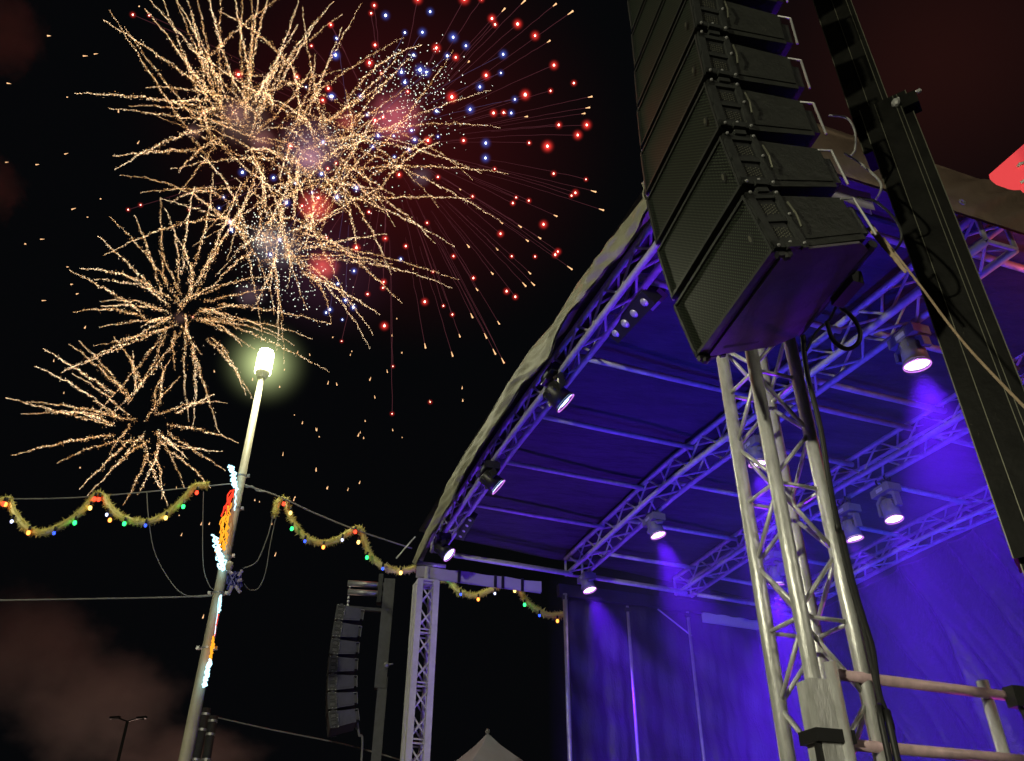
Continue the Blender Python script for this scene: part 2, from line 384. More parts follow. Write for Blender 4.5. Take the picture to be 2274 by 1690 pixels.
q = on_l(2256, 1548, -.15); m = MB(); m.box(q, L * .03, D * .035, Z * .045); m.tube([q, q - Z * .22 + D * .05], .012, 6); part(m, 'clamp', M['rig'], sl)
fc = cn[0]
z0 = hd(1806, 1513, math.hypot(*fc[:2]))[2]
m = MB(); m.box([fc[0], fc[1], z0 - .8], L * .052, D * .052, Z * .8); m.box([fc[0] + .055, fc[1] + .02, z0 - .82], L * .03, D * .03, Z * .76)
part(m, 'leg_sleeve', M['alu'], near, 'grey square sleeve on the near chord')
zst = hd(1806, 1640, math.hypot(*fc[:2]))[2]
m = MB(); m.box([fc[0] + .015, fc[1] + .005, zst], L * .062, D * .095, Z * .026); m.box([fc[0] - .04, fc[1] - .05, zst - .1], L * .012, D * .02, Z * .07); part(m, 'strap', M['rubber'], near, 'black ratchet strap')

# ================================================================== UPRIGHTS AND DRAPES
def upright(px, py, l, r, label, ztop=5.1):
    p = on_l(px, py, l); _, d, _ = unST(p)
    e = empty('upright_pole', STground(l, d), label, 'pole', 'poles along the side curtain')
    m = MB(); m.tube([ST(l, d, 0) * [1, 1, 0] + Z * DECK, ST(l, d, ztop)], r, 10); part(m, 'pole', M['steel'], e, smooth=True)
    m = MB(); q = ST(l, d, ztop - .05); m.box(q, L * .03, D * .04, Z * .03); part(m, 'clamp', M['rig'], e)
    return d
upright(1255, 1332, 6.58, .035, 'stout upright at the open edge of the side curtain', 5.08)
d_ban = upright(1393, 1345, 6.52, .022, 'thin bright upright in front of the side curtain, second from the open edge', 5.0)
upright(1526, 1355, 6.52, .022, 'thin dim upright with a slanted brace at its head', 5.02)
m = MB(); q = ST(6.52, 3.37, 4.72); m.tube([q, ST(6.55, 2.95, 5.02)], .012, 6); m.build('diagonal_brace', M['steel']); tag(bpy.data.objects['diagonal_brace'], 'thin slanted brace reaching up to the header in front of the side curtain', 'brace')
def drape(f0, f1, nu, nv, name, label, fold, mt='drape'):
    m = MB(); m.grid(fold, nu, nv); o = m.build(name, M[mt], smooth=True)
    sm = o.modifiers.new('thickness', 'SOLIDIFY'); sm.thickness = .01
    return tag(o, label, 'curtain')
zb = (DECK - 1.6) / S + 1.6
def side(u, v):
    d = 1.76 + 3.2 * u; z = 5.08 * (1 - v) + zb * v
    f = (.03 * math.sin(17 * d + 2.5 * v + 1.5 * math.sin(3 * d)) + .012 * math.sin(39 * d - 6 * v + 2 * math.sin(5 * d)) + .04 * math.sin(6 * d + 3 * v)) * (.35 + .65 * v) + .03 * math.sin(11 * (d * .6 + z))
    return ST(6.66 + f * .8, d, z)
drape(0, 0, 170, 40, 'side_curtain', 'dark gathered curtain closing the far side of the stage', side)
def back(u, v):
    l = 6.7 - 6.9 * u; z = 5.1 * (1 - v) + zb * v
    s = l - (.75 + .15 * math.sin(l)) * z      # swags run diagonally down towards the viewer
    rg = lambda x: (1 - abs(math.sin(x))) ** 3.5
    sag = -.30 * rg(1.9 * s + .5 * math.sin(1.7 * z)) - .16 * rg(4.1 * s + .9 + .6 * math.sin(2.3 * l)) - .05 * rg(9.3 * s + 1.3 * math.sin(2 * z)) + .05 * math.sin(3.1 * l)
    return ST(l, 5.02 + sag * (.25 + .75 * v) , z)
drape(0, 0, 260, 110, 'back_curtain', 'loose rear curtain sagging in diagonal folds, lit blue', back, 'backdrape')

# ================================================================== STAGE LIGHTS
VIO, BLU = (.11, .008, 1.), (.04, .06, 1.)
def disc(m, c, n_, r, k=20, mi=0, scallop=0.):
    n_ = np.array(n_) / np.linalg.norm(n_); a = np.cross(n_, [0, 0, 1.]) if abs(n_[2]) < .9 else np.cross(n_, [1., 0, 0]); a /= np.linalg.norm(a); b = np.cross(n_, a)
    m.add([c] + [c + r * (1 - scallop * (i % 2)) * (math.cos(2 * math.pi * i / k) * a + math.sin(2 * math.pi * i / k) * b) for i in range(k)], [(0, 1 + i, 1 + (i + 1) % k) for i in range(k)], mi)
def ringpts(c, n_, r, k=24):
    n_ = np.array(n_) / np.linalg.norm(n_); a = np.cross(n_, [0, 0, 1.]) if abs(n_[2]) < .9 else np.cross(n_, [1., 0, 0]); a /= np.linalg.norm(a); b = np.cross(n_, a)
    return [c + r * (math.cos(2 * math.pi * i / k) * a + math.sin(2 * math.pi * i / k) * b) for i in range(k + 1)]
def wash(px, py, d0, aim, label, r=.10, energy=170, size=34, led=None, hang=None):
    d0 = {1.9: 1.95, 3.35: 3.45}.get(d0, d0); c = on_d(px, py, d0); l, d, z = unST(c); ax = np.array(aim, float); ax = ax if led is not None else (ax[0] * L + ax[1] * D + ax[2] * Z); ax /= np.linalg.norm(ax)
    tilt = L - ax * (L @ ax); tilt /= np.linalg.norm(tilt); side_ = np.cross(ax, tilt)
    pivot = c - ax * .13
    zh = ST(0, 0, zprof(l, 5.31 if d0 < 3 else 5.245, .075 if d0 < 3 else .055))[2] - .035 if hang is None else hang
    top = np.array([pivot[0], pivot[1], zh]); yk = min(pivot[2] + .16, zh - .12)
    fx = M['fix'] if led is None else M['black']
    e = empty('moving_head_light', top, label, 'stage light', 'stage lights hanging under the canopy')
    m = MB(); m.box([pivot[0], pivot[1], yk + .05], L * .15, D * .09, Z * .045); m.box([pivot[0], pivot[1], yk + .10], L * .11, D * .07, Z * .02)
    bs = part(m, 'base', fx, e)
    m = MB(); m.box([pivot[0], pivot[1], yk + .05] - D * .092, L * .05, D * .003, Z * .02); part(m, 'display', M['rope_white'] if 0 else M['glass'], bs)
    for s_ in (-1, 1):
        m = MB(); q = np.array([pivot[0], pivot[1], yk + .12]) + L * .07 * s_
        m.tube([q, [q[0], q[1], zh - .02]], .012, 6); m.tube([ring for ring in ringpts([q[0], q[1], zh], L, .042, 12)], .01, 6); part(m, 'clamp', M['rig'], e)
    m = MB()
    for s_ in (-1, 1):
        o1 = np.array([pivot[0], pivot[1], yk]) + tilt * .06 * s_; o2 = np.array([pivot[0], pivot[1], yk - .04]) + tilt * (r + .035) * s_; o3 = pivot + tilt * (r + .04) * s_ + ax * .03
        for p1, p2 in ((o1, o2), (o2, o3)):
            v_ = p2 - p1; ln = np.linalg.norm(v_); v_ /= ln; w_ = np.cross(v_, side_); w_ /= np.linalg.norm(w_)
            m.box((p1 + p2) / 2, v_ * (ln / 2 + .01), w_ * .018, side_ * .04)
    part(m, 'yoke', fx, e)
    m = MB(); m.tube([pivot - ax * .09, pivot - ax * .07, pivot + ax * .02, c - ax * .012], r * .75, 20, r2=r * 1.0)
    for k in range(9):
        an = 2 * math.pi * k / 9; v_ = math.cos(an) * tilt + math.sin(an) * side_
        m.box(pivot - ax * .04 + v_ * r * .82, ax * .035, np.cross(ax, v_) * .006, v_ * .012)
    hdp = part(m, 'head', fx, e, smooth=True)
    m = MB(); disc(m, c, ax, r * .95, 36, 0, .05); part(m, 'lens', led or M['violet_led'], hdp)
    m = MB(); m.tube(ringpts(c + ax * .018, ax, r * .99), .006, 6); m.tube(ringpts(c + ax * .002, ax, r * .99), .008, 6, mi=1); part(m, 'lens_rim', [M['pink_ring'], fx], hdp)
    o = lamp('stage_beam', 'SPOT', c + ax * .03, energy * (27 if led is None else 5), VIO if led is None else BLU, spot_size=R(size * (1.5 if led is None else 1)), spot_blend=.9, shadow_soft_size=r * .8, aim=c + ax * 3)
    o.parent = e; o.matrix_parent_inverse = world_of(e).inverted()
wash(2036, 808, 1.9, (.05, .05, -1), 'largest glowing light with a ribbed head, hanging nearest beside the black mast', .108, 190, 36)
wash(1683, 1028, 1.9, (.1, .1, -1), 'glowing light half hidden behind the near tower on the first inner truss', .1, 170, 30)
wash(1461, 1187, 1.9, (-.12, .25, -1), 'glowing light in the middle of the first inner truss, tilted', .1, 170, 32)
wash(1309, 1309, 1.9, (-.18, .25, -1), 'glowing light hanging at the far end of the first inner truss', .1, 110, 34)
wash(1985, 1151, 3.35, (-.1, .02, -1), 'upper right of the two glowing lights right of the cables on the second truss', .1, 70, 34)
wash(1898, 1195, 3.35, (.0, .2, -1), 'lower left of the two glowing lights right of the cables on the second truss', .1, 75, 34)
wash(1724, 1295, 3.35, (.3, .1, -1), 'small glowing light seen through the near tower lattice', .1, 200, 40)
for px, py, aim, r_, en, lb in ((1254, 893, (.74, .195, -.645), .115, 14, 'black spotlight showing a thin bright slit, on the front truss above the other one'),
                                (1105, 1080, (.756, .20, -.624), .11, 12, 'black spotlight showing a thin bright slit, lower on the front truss'),
                                (996, 1231, (.732, -.089, -.676), .105, 12, 'spotlight with a bright blue white oval face at the far front corner of the roof')):
    wash(px, py, .12, aim, lb, r_, en, 95, M['blue_led'], hang=ST(0, 0, 5.40 if px > 1100 else 5.41)[2])
# added unseen uplights on the deck light the canopy, curtain and speaker base
def fill_uplight(l, d, en, colr, label, aim=(3.3, 2.6, 5.5), size=100):
    p = ST(l, d, 0); p[2] = DECK
    e = empty('added_floor_light', p, label, 'stage light')
    m = MB(); m.tube([p + Z * .02, p + Z * .2], .1, 12); part(m, 'housing', M['fix'], e)
    m = MB(); disc(m, p + Z * .205, Z, .08); part(m, 'lens', M['blue_led'], e)
    o = lamp('added_floor_beam', 'SPOT', p + Z * .24, en * 4.2, colr, spot_size=R(size), spot_blend=1, shadow_soft_size=.15, aim=ST(*aim)); o.parent = e; o.matrix_parent_inverse = world_of(e).inverted()
fill_uplight(5.6, 1.0, 190, (.15, .015, 1), 'added floor light at the far front of the deck', (5, 1.6, 5.5))
fill_uplight(2.2, .8, 190, (.03, .03, 1), 'added floor light at the near middle of the deck', (2.0, 2.6, 5.5))
fill_uplight(4.4, 3.6, 60, (.04, .02, 1), 'added floor light at the rear of the deck', (4, 3.9, 5.5))
fill_uplight(6.25, .9, 40, (.34, .24, 1), 'added lavender floor light beside the slim far tower', (6.55, 0, 3.6), 75)
fill_uplight(.15, 4.7, 450, (.02, .06, 1), 'added floor light aimed along the rear curtain', (4.2, 5.0, 3.6), 80)
fill_uplight(.3, 1.5, 10, (.7, .06, .6), 'small added pink floor light behind the guard rail', (-.12, .45, 2.3), 50)

fill_uplight(1.3, .5, 170, (.2, .008, 1), 'added violet floor light below the hanging speaker stack', (.35, -.05, 4.4), 70)
# four-lens blinders
def blinder(pts, d0, rr, label):
    P = [on_d(a, b, d0) for a, b in pts]; ax = P[-1] - P[0]; ax /= np.linalg.norm(ax); c = sum(P) / 4; ln = np.linalg.norm(P[-1] - P[0]) / 2 + rr * 1.35
    face = CAM - c; face -= ax * (face @ ax); face /= np.linalg.norm(face); face = -D * .8 * 0 + face; up = np.cross(face, ax)
    e = empty('blinder_light', c, label, 'blinder')
    m = MB(); m.box(c - face * .06, ax * ln, up * rr * 1.25, face * .055); bd = part(m, 'housing', M['black'], e)
    for q in P:
        m = MB(); m.ball(q - face * .03, rr * .8, 14); part(m, 'lamp', M['glass'], bd, smooth=True)
    m = MB(); m.tube([c - face * .06, c - face * .06 + Z * .3], .015, 6); m.box(c + Z * .2 - face * .06, ax * .12, up * .01, face * .05); part(m, 'bracket', M['rig'], e)
    return c, ax, face, up
cb, axb, fb, ub = blinder([(1366, 741), (1387, 720), (1407, 697), (1430, 672)], .2, .062, 'unlit four lamp blinder bar on the front truss, close to the speaker stack')
m = MB(); q = on_d(1457, 665, .42); m.box(q, axb * .08, ub * .05, fb * .06); tag(m.build('dimmer_box', M['eave']), 'small blue lit box beside the unlit blinder bar', 'dimmer')
blinder([(1022, 1192), (1029, 1180), (1036, 1168), (1043, 1156)], .2, .045, 'small four lamp blinder bar near the far corner of the roof')
m = MB(); q = on_d(2012, 1176, 4.86); m.box(q, L * .14 - Z * .02, D * .004, Z * .035); tag(m.build('tag_strip', M['white']), 'small pale rectangular strip on the rear curtain beside the mast', 'label strip')

# ================================================================== LINE ARRAYS
WA = R(-12.82)
W_ = np.array([math.sin(WA), math.cos(WA), 0]); G_ = np.array([math.cos(WA), -math.sin(WA), 0])
def cabinet_parts(root_mw, root_, tiltlist, k, mats, wd, dp, hh, dx):
    """k-th cabinet from the bottom; local frame x=width y=depth z=up at the front bottom edge"""
    y = z = 0; x = 0
    for i in range(k):
        t = R(tiltlist[i]); y += -math.sin(t) * hh * 1.05; z += math.cos(t) * hh * 1.05; x += dx
    t = R(tiltlist[k]); mw = root_mw @ Matrix.Translation((x, y, z)) @ Matrix.Rotation(t, 4, 'X')
    cabm, rigm, grm, portm, edgem = mats
    f = lambda p: tuple(mw @ Vector(p))
    def bx(m, x0, x1, y0, y1, z0, z1, mi=0, drop=0):        # drop: the back is lower at the top and higher at the bottom
        vs = []
        for X in (x0, x1):
            for Y in (y0, y1):
                s_ = max(0, (Y - .0) / dp) * drop
                vs += [(X, Y, z0 + s_), (X, Y, z1 - s_)]
        m.add([f(v) for v in vs], [(0, 1, 3, 2), (4, 6, 7, 5), (0, 4, 5, 1), (2, 3, 7, 6), (0, 2, 6, 4), (1, 5, 7, 3)], mi)
    m = MB(); h2 = hh * .93; dr = hh * .12; w2 = wd / 2
    bx(m, -w2, w2, .03, dp * .88, 0, h2, 0, dr)                          # body
    for sx in (-1, 1):
        a, b = (w2 * sx, (w2 + .006) * sx); a, b = min(a, b), max(a, b)
        bx(m, a, b, dp * .29, dp * .86, h2 * .12, h2 * .88, 0, dr * .8)      # raised side panel
    bx(m, -w2 * .96, w2 * .96, dp * .88, dp * .97, h2 * .25, h2 * .75, 1, 0)   # connector panel
    cab = m.build('cabinet', [cabm, rigm], root_)
    # grille with thick frame, in its own object frame so the perforation follows it
    gm = MB()
    gm.box((0, 0, 0), (w2 * .965, 0, 0), (0, .008, 0), (0, 0, h2 * .45))
    go = gm.build('grille', grm); go.matrix_world = mw @ Matrix.Translation((0, .012, h2 * .5)); go.parent = cab
    go.matrix_parent_inverse = world_of(cab).inverted()
    fm = MB()
    bx(fm, -w2, w2, -.004, .03, -.002, h2 * .045); bx(fm, -w2, w2, -.004, .03, h2 * .955, h2)
    bx(fm, -w2, -w2 * .97, -.006, .03, 0, h2); bx(fm, w2 * .97, w2, -.006, .03, 0, h2)
    part(fm, 'frame', rigm, cab)
    for sx in (-1,):
        bm = MB(); bm.add([f((w2 * .80 + .03 * math.cos(a_) * .55, -.008, h2 * .42 + .028 * math.sin(a_))) for a_ in [j * math.pi / 5 for j in range(10)]], [tuple(range(10))])
        bm.add([f((w2 * .80 + .03 * math.cos(a_) * .3, -.011, h2 * .42 + .017 * math.sin(a_))) for a_ in [j * math.pi / 5 for j in range(10)]], [tuple(range(10))], 1)
        part(bm, 'badge', [rigm, edgem], cab)
    for sx in (-1, 1):
        rm = MB(); s0 = (w2 + .012) * sx
        def side_box(y0, y1, z0, z1, t0, t1, mi=0):
            a, b = min(t0 * sx, t1 * sx), max(t0 * sx, t1 * sx); bx(rm, a, b, y0, y1, z0, z1, mi)
        side_box(.0, dp * .06, 0, h2, w2, w2 + .016); side_box(dp * .24, dp * .29, -.01, h2, w2, w2 + .02)
        side_box(.0, dp * .29, h2 * .0, h2 * .12, w2, w2 + .016); side_box(0, dp * .29, h2 * .46, h2 * .54, w2, w2 + .014); side_box(0, dp * .29, h2 * .88, h2, w2, w2 + .016)
        side_box(dp * .06, dp * .24, h2 * .12, h2 * .88, w2, w2 + .003, 1)
        for zz in (.2, .62):          # perforated ports
            for a_ in range(7):
                for b_ in range(4):
                    cx_ = dp * (.075 + .022 * a_); cz_ = h2 * (zz + .045 * b_ + .02 * (a_ % 2)); side_box(cx_, cx_ + dp * .008, cz_, cz_ + h2 * .02, w2 + .003, w2 + .006, 2)
        for yy, zz in ((.03, .02), (.26, .03), (.03, .97), (.26, .95), (.27, .55), (.14, .06)):
            rm.ball(f((sx * (w2 + .024), dp * yy, h2 * zz)), .008, 6, 3)
        for zz in (-.03, .97):
            side_box(dp * .1, dp * .2, h2 * zz, h2 * (zz + .08), w2 + .004, w2 + .028)
        part(rm, 'rigging_plate', [rigm, portm, edgem, M['steel']], cab)
        hm = MB(); hm.tube([f((sx * (w2 + .03), dp * .3, h2 * .75)), f((sx * (w2 + .04), dp * .3, h2 * .5)), f((sx * (w2 + .03), dp * .3, h2 * .3))], .005, 6); part(hm, 'handle', edgem, cab)
        em = MB(); em.tube([f((sx * (w2 + .004), dp * .985, h2 * .86)), f((sx * (w2 + .004), dp * .985, h2 * .16))], .006, 6)
        em.tube([f((sx * w2, dp * .86, h2 * .86)), f((sx * (w2 + .004), dp * .985, h2 * .86))], .006, 6)
        part(em, 'rear_bar', M['steel'], cab)
    return cab, mw
def line_array(front_bottom_centre, waz, tilts, mats, label, wd, dp, hh, dx=0.):
    Wv = Vector((math.sin(waz), math.cos(waz), 0)); Gv = Vector((math.cos(waz), -math.sin(waz), 0)); c = Vector(front_bottom_centre)
    # x axis: towards the viewer's side (-W) so that the frame (x, y=G, z) is right handed
    X = -Wv; mw = Matrix([[X[0], Gv[0], 0, c[0]], [X[1], Gv[1], 0, c[1]], [0, 0, 1, c[2]], [0, 0, 0, 1]])
    e = empty('line_array_speaker', c, label, 'speaker array')
    out = [cabinet_parts(mw, e, tilts, k, mats, wd, dp, hh, dx) for k in range(len(tilts))]
    return e, mw, out
AS = .85
mc = np.array([.9715, 2.9072, 3.929])
nearM = (M['cab'], M['rig'], M['grille'], M['black'], M['edge'])
arr, amw, cabs = line_array(mc, WA, [15.5, 9, 5, 1, -.7, -1.2, -.6, 1], nearM, 'black curved stack of loudspeakers hanging huge at the upper right', .9 * AS, .655 * AS, .332, .0123)
def aw(k, p): return np.array(cabs[k][1] @ Vector(p))
wd, dp, hh = .9 * AS, .655 * AS, .332
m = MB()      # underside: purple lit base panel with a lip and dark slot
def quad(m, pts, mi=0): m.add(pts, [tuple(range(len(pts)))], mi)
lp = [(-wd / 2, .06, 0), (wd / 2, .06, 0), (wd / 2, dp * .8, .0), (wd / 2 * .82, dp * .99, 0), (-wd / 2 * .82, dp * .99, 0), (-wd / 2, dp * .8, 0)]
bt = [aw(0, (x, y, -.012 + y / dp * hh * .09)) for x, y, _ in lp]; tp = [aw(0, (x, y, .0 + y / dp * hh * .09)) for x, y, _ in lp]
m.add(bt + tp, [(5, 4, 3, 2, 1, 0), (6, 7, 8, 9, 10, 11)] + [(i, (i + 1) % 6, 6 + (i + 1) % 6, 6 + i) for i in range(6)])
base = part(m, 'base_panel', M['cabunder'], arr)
m = MB(); m.add([aw(0, q) for q in ((-wd * .42, dp * .2, -.01), (-wd * .40, dp * .2, -.01), (-wd * .40, dp * .84, .016), (-wd * .43, dp * .84, .016))], [(0, 1, 2, 3)])
part(m, 'slot', M['rubber'], base)
m = MB()      # dark rear rail on the underside
m.tube([aw(0, (-wd * .40, dp * 1.0, .03)), aw(0, (wd * .46, dp * .98, .03))], .022, 8); m.box(aw(0, (wd * .1, dp * 1.03, .0)), (aw(0, (1, 0, 0)) - aw(0, (0, 0, 0))) * .09, D * .03, Z * .035)
part(m, 'rear_rail', M['rubber'], arr); m = MB()
m.tube([aw(0, (wd * .49, dp * .02, -.02)), aw(0, (wd * .49, dp * .14, -.02))], .016, 8); m.ball(aw(0, (wd * .49, dp * .1, -.03)), .02, 8)
part(m, 'corner_pin', M['rubber'], arr); m = MB()
m.tube([aw(0, (-wd * .49, .0, -.015)), aw(0, (-wd * .49, dp * .1, -.02))], .018, 8); m.ball(aw(0, (-wd * .49, dp * .05, -.03)), .022, 8)
part(m, 'corner_pin', M['rubber'], arr)

# ---------------- lift mast beside it
HM = 3.7
def az_el(az, el, h): a = R(az); return CAM + h * np.array([math.sin(a), math.cos(a), math.tan(R(el))])
e = empty('lift_mast', az_el(34.2, 0, HM) * [1, 1, 0], 'black telescopic lift mast with a hand crank, slanting across the upper right', 'lift mast')
R1 = np.array([math.cos(R(34.2)), -math.sin(R(34.2)), 0]); F1 = np.array([math.sin(R(34.2)), math.cos(R(34.2)), 0])
def mastseg(az0, az1, z0, z1, dep, name, off=0., ribs=()):
    hw = HM * math.tan(R((az1 - az0) / 2)); c = az_el((az0 + az1) / 2, 0, HM + off) * [1, 1, 0]
    m = MB(); m.box(c + Z * (z0 + z1) / 2, R1 * hw, F1 * dep, Z * (z1 - z0) / 2); o = part(m, name, M['mast'], e)
    m = MB()
    for s_ in (-1, 1): m.box(c + Z * (z0 + z1) / 2 + R1 * s_ * hw - F1 * dep, R1 * .0022, F1 * .0022, Z * (z1 - z0) / 2 * .999)  # thin pale strips paint the edge highlight along the mast corners
    for rb in ribs: m.box(c + Z * (z0 + z1) / 2 + R1 * rb * hw - F1 * (dep + .001), R1 * .0016, F1 * .003, Z * (z1 - z0) / 2 * .995)
    part(m, 'corner_edge', M['edge'], o)
zj = az_el(34, 46.2, HM)[2]; zlow = az_el(32.5, 18.3, HM)[2]
mastseg(32.35, 36.1, zlow, zj, .09, 'outer_section', 0, (-.35, .45, .62))
mastseg(31.6, 34.7, zj - .3, 8.6, .075, 'inner_section', .02, (.0, .75))
mastseg(32.6, 35.6, .05, zlow + .2, .07, 'base_section', .02)
q = az_el(35.2, 46.4, HM - .1); m = MB(); m.ball(q, .028, 10); m.tube([q + Z * .03, q + R1 * .11 + Z * .02], .006, 6); m.ball(q + R1 * .12 + Z * .015, .013, 8); part(m, 'crank', M['steel'], e)
m = MB(); m.box(q + R1 * .06 - Z * .05, R1 * .04, F1 * .04, Z * .045); part(m, 'winch_box', M['mast'], e)
m = MB(); bs_ = az_el(34.2, 0, HM) * [1, 1, 0]; m.box(bs_ + Z * .1, R1 * .3, F1 * .3, Z * .08)
for s1, s2 in ((1, 1), (1, -1), (-1, 1), (-1, -1)): m.tube([bs_ + Z * .15, bs_ + R1 * s1 * .8 + F1 * s2 * .8 + Z * .05], .03, 8)
part(m, 'base_frame', M['mast'], e)
m = MB(); m.box(az_el(34.2, 0, HM) * [1, 1, 0] + Z * 8.5 - R1 * .35 - F1 * .15, R1 * .55, F1 * .05, Z * .06); part(m, 'arm', M['mast'], e)
tp_ = np.array(cabs[-1][1] @ Vector((0, dp * .4, hh)))
m = MB(); m.tube([tp_, tp_ * [1, 1, 0] + Z * 8.5], .012, 6); m.box(tp_ + Z * .04, W_ * .3, G_ * .2, Z * .03); part(m, 'flying_frame', M['rig'], arr)

def rope(name, pts, r, matl, label, cat, n=8, group=None, sub=10):
    P = [np.array(p, float) for p in pts]; out = []
    for i in range(len(P) - 1):
        p0 = P[max(i - 1, 0)]; p1 = P[i]; p2 = P[i + 1]; p3 = P[min(i + 2, len(P) - 1)]
        for j in range(sub):
            t = j / sub; out.append(.5 * (2 * p1 + (p2 - p0) * t + (2 * p0 - 5 * p1 + 4 * p2 - p3) * t * t + (3 * p1 - p0 - 3 * p2 + p3) * t ** 3))
    out.append(P[-1]); m = MB(); m.tube(out, r, n); o = m.build(name, matl, smooth=True)
    return tag(o, label, cat, group)
# tan tie-down strap crossing the mast
s0 = hd(1962, 528, 3.25); s1 = hd(2148, 770, 2.9); s2 = hd(2330, 960, 2.6)
rope('tie_strap', [s0, (s0 + s1) / 2, s1, s2], .005, M['strap'], 'tan webbing strap running from the speaker stack across the black mast', 'strap', 6)
q1, q2 = hd(1930, 503, 3.25), hd(2012, 605, 3.2); m = MB(); v_ = (q2 - q1) / 2; n_ = np.cross(v_, CAM - q1); n_ /= np.linalg.norm(n_)
m.add([q1 - n_ * .018, q1 + n_ * .014, q2 + n_ * .006, q2 - n_ * .006], [(0, 1, 2, 3)]); m.add([p_ + F1 * .004 for p_ in (q1 - n_ * .018, q1 + n_ * .014, q2 + n_ * .006, q2 - n_ * .006)], [(3, 2, 1, 0)])
tag(m.build('strap_end', M['strap']), 'flat wide end of the tan strap at the lowest cabinet', 'strap')
# signal cables and loops at the array's back
rope('signal_cable', [hd(1842, 256, 3.35), hd(1880, 262, 3.3), hd(1898, 290, 3.3), hd(1899, 330, 3.35), hd(1890, 345, 3.35)], .0055, M['wire'], 'topmost thin cable loop behind the stack', 'cable')
rope('signal_cable', [hd(1876, 340, 3.3), hd(1910, 362, 3.3), hd(1950, 398, 3.25), hd(1957, 420, 3.25), hd(1945, 445, 3.3)], .006, M['wire'], 'middle cable loop between stack and mast', 'cable')
rope('signal_cable', [hd(1905, 439, 3.3), hd(1945, 448, 3.25), hd(1990, 490, 3.2), hd(2002, 530, 3.2), hd(1985, 560, 3.25)], .006, M['rubber'], 'lowest cable loop beside the bottom cabinet', 'cable')
rope('cable_coil', [hd(1836, 715, 3.6), hd(1850, 755, 3.6), hd(1880, 775, 3.6), hd(1905, 762, 3.6), hd(1909, 735, 3.6), hd(1893, 705, 3.6), hd(1866, 682, 3.6)], .011, M['rubber'], 'hanging loop of black cable below the rear of the stack', 'cable')
rope('cable_tail', [hd(1790, 780, 3.6), hd(1815, 735, 3.6), hd(1845, 705, 3.6), hd(1872, 640, 3.5), hd(1890, 590, 3.4)], .007, M['rubber'], 'thin black lead running up to the rear corner of the stack', 'cable')
for k, (r_, pts, lb) in enumerate(((.013, [(1783, 745), (1788, 800), (1797, 850), (1822, 950), (1840, 1060), (1862, 1180)], 'thick black cable bundle taped together, dropping from the stack'),
    (.012, [(1862, 1180), (1885, 1280), (1908, 1360), (1920, 1400), (1940, 1490), (1962, 1590), (1978, 1700)], 'left of the two black cables parting below the tape'),
    (.012, [(1868, 1180), (1893, 1290), (1919, 1380), (1937, 1440), (1952, 1540), (1980, 1620), (1996, 1700)], 'right of the two black cables parting below the tape'),
    (.005, [(1850, 1100), (1868, 1180), (1880, 1260), (1902, 1340), (1923, 1385)], 'thin wire beside the black cables'))):
    n_ = len(pts); P = [hd(a, b, 3.66 - (.35 * max(0, (b - 1100)) / 600)) for a, b in pts]
    if pts[-1][1] > 1650: P.append(P[-1] * [1, 1, 0] + Z * .1)
    rope('power_cable', P, r_, M['rubber'], lb, 'cable', 8, 'cables hanging from the speaker stack', sub=6)

# ================================================================== FAR SPEAKER ARRAY AND ITS MAST
farM = (M['farcab'], M['greymast'], M['greymast'], M['black'], M['steel'])
fcn = hd(733, 1618, 15.5)
farr, fmw, fcabs = line_array(fcn + W_ * .38, WA, [13, 8.5, 5, 2.5, 0, -2, -3], farM, 'grey curved stack of seven loudspeakers hanging far off left of the slim tower', .9 * AS, .6 * AS, .352 * AS)
ft = np.array(fcabs[-1][1] @ Vector((0, dp * .35, hh)))
m = MB(); m.box(ft + G_ * .25 + Z * .03, G_ * .45, W_ * .04, Z * .03); part(m, 'flying_bar', M['greymast'], farr)
m = MB()
for k in range(6): m.ball(ft + Z * (.08 + .075 * k), .028, 6, sq=(1, .6, 1.3))
part(m, 'chain', M['steel'], farr)
hF = math.hypot(ft[0], ft[1]); mx = hd(861, 1340, hF); mbase = mx * [1, 1, 0]
e = empty('lift_mast', mbase, 'grey telescopic lift mast carrying the far speaker stack', 'lift mast')
ztp = hd(862, 1288, hF)[2]; zmid = hd(850, 1530, hF)[2]
gm_ = np.array([math.cos(R(-7)), -math.sin(R(-7)), 0]); gf = np.array([math.sin(R(-7)), math.cos(R(-7)), 0])
m = MB(); m.box(mbase + Z * (ztp + zmid) / 2, gm_ * .105, gf * .09, Z * (ztp - zmid) / 2); part(m, 'upper_section', M['greymast'], e)
m = MB(); m.box(mbase + Z * zmid / 2 + gm_ * .04, gm_ * .085, gf * .07, Z * (zmid / 2 + .2)); part(m, 'lower_section', M['greymast'], e)
for b in (1297, 1316):
    zz = hd(800, b, hF)[2]; m = MB(); m.tube([hd(772, b, hF) * [1, 1, 0] + Z * zz, mbase + Z * zz], .055, 10); part(m, 'arm', M['steel'], e, smooth=True)
m = MB(); m.box(mbase - gm_ * .17 + Z * hd(800, 1306, hF)[2], gm_ * .04, gf * .1, Z * .28); part(m, 'head_bracket', M['rig'], e)
m = MB(); q = hd(858, 1477, hF - .1); m.ball(q, .06, 8); m.tube([q, q + gm_ * .12 + Z * .03], .015, 6); part(m, 'crank', M['steel'], e)
for q in (hd(853, 1690, 0.01 + hF),): pass
m = MB(); m.box(mbase + Z * .1, gm_ * .5, gf * .5, Z * .08); part(m, 'base_frame', M['greymast'], e)
rope('power_cable', [hd(790, 1590, hF), hd(797, 1630, hF), hd(802, 1700, hF), hd(803, 1700, hF) * [1, 1, 0] + Z * .1], .02, M['wire'], 'grey cable dropping from the far speaker stack', 'cable')

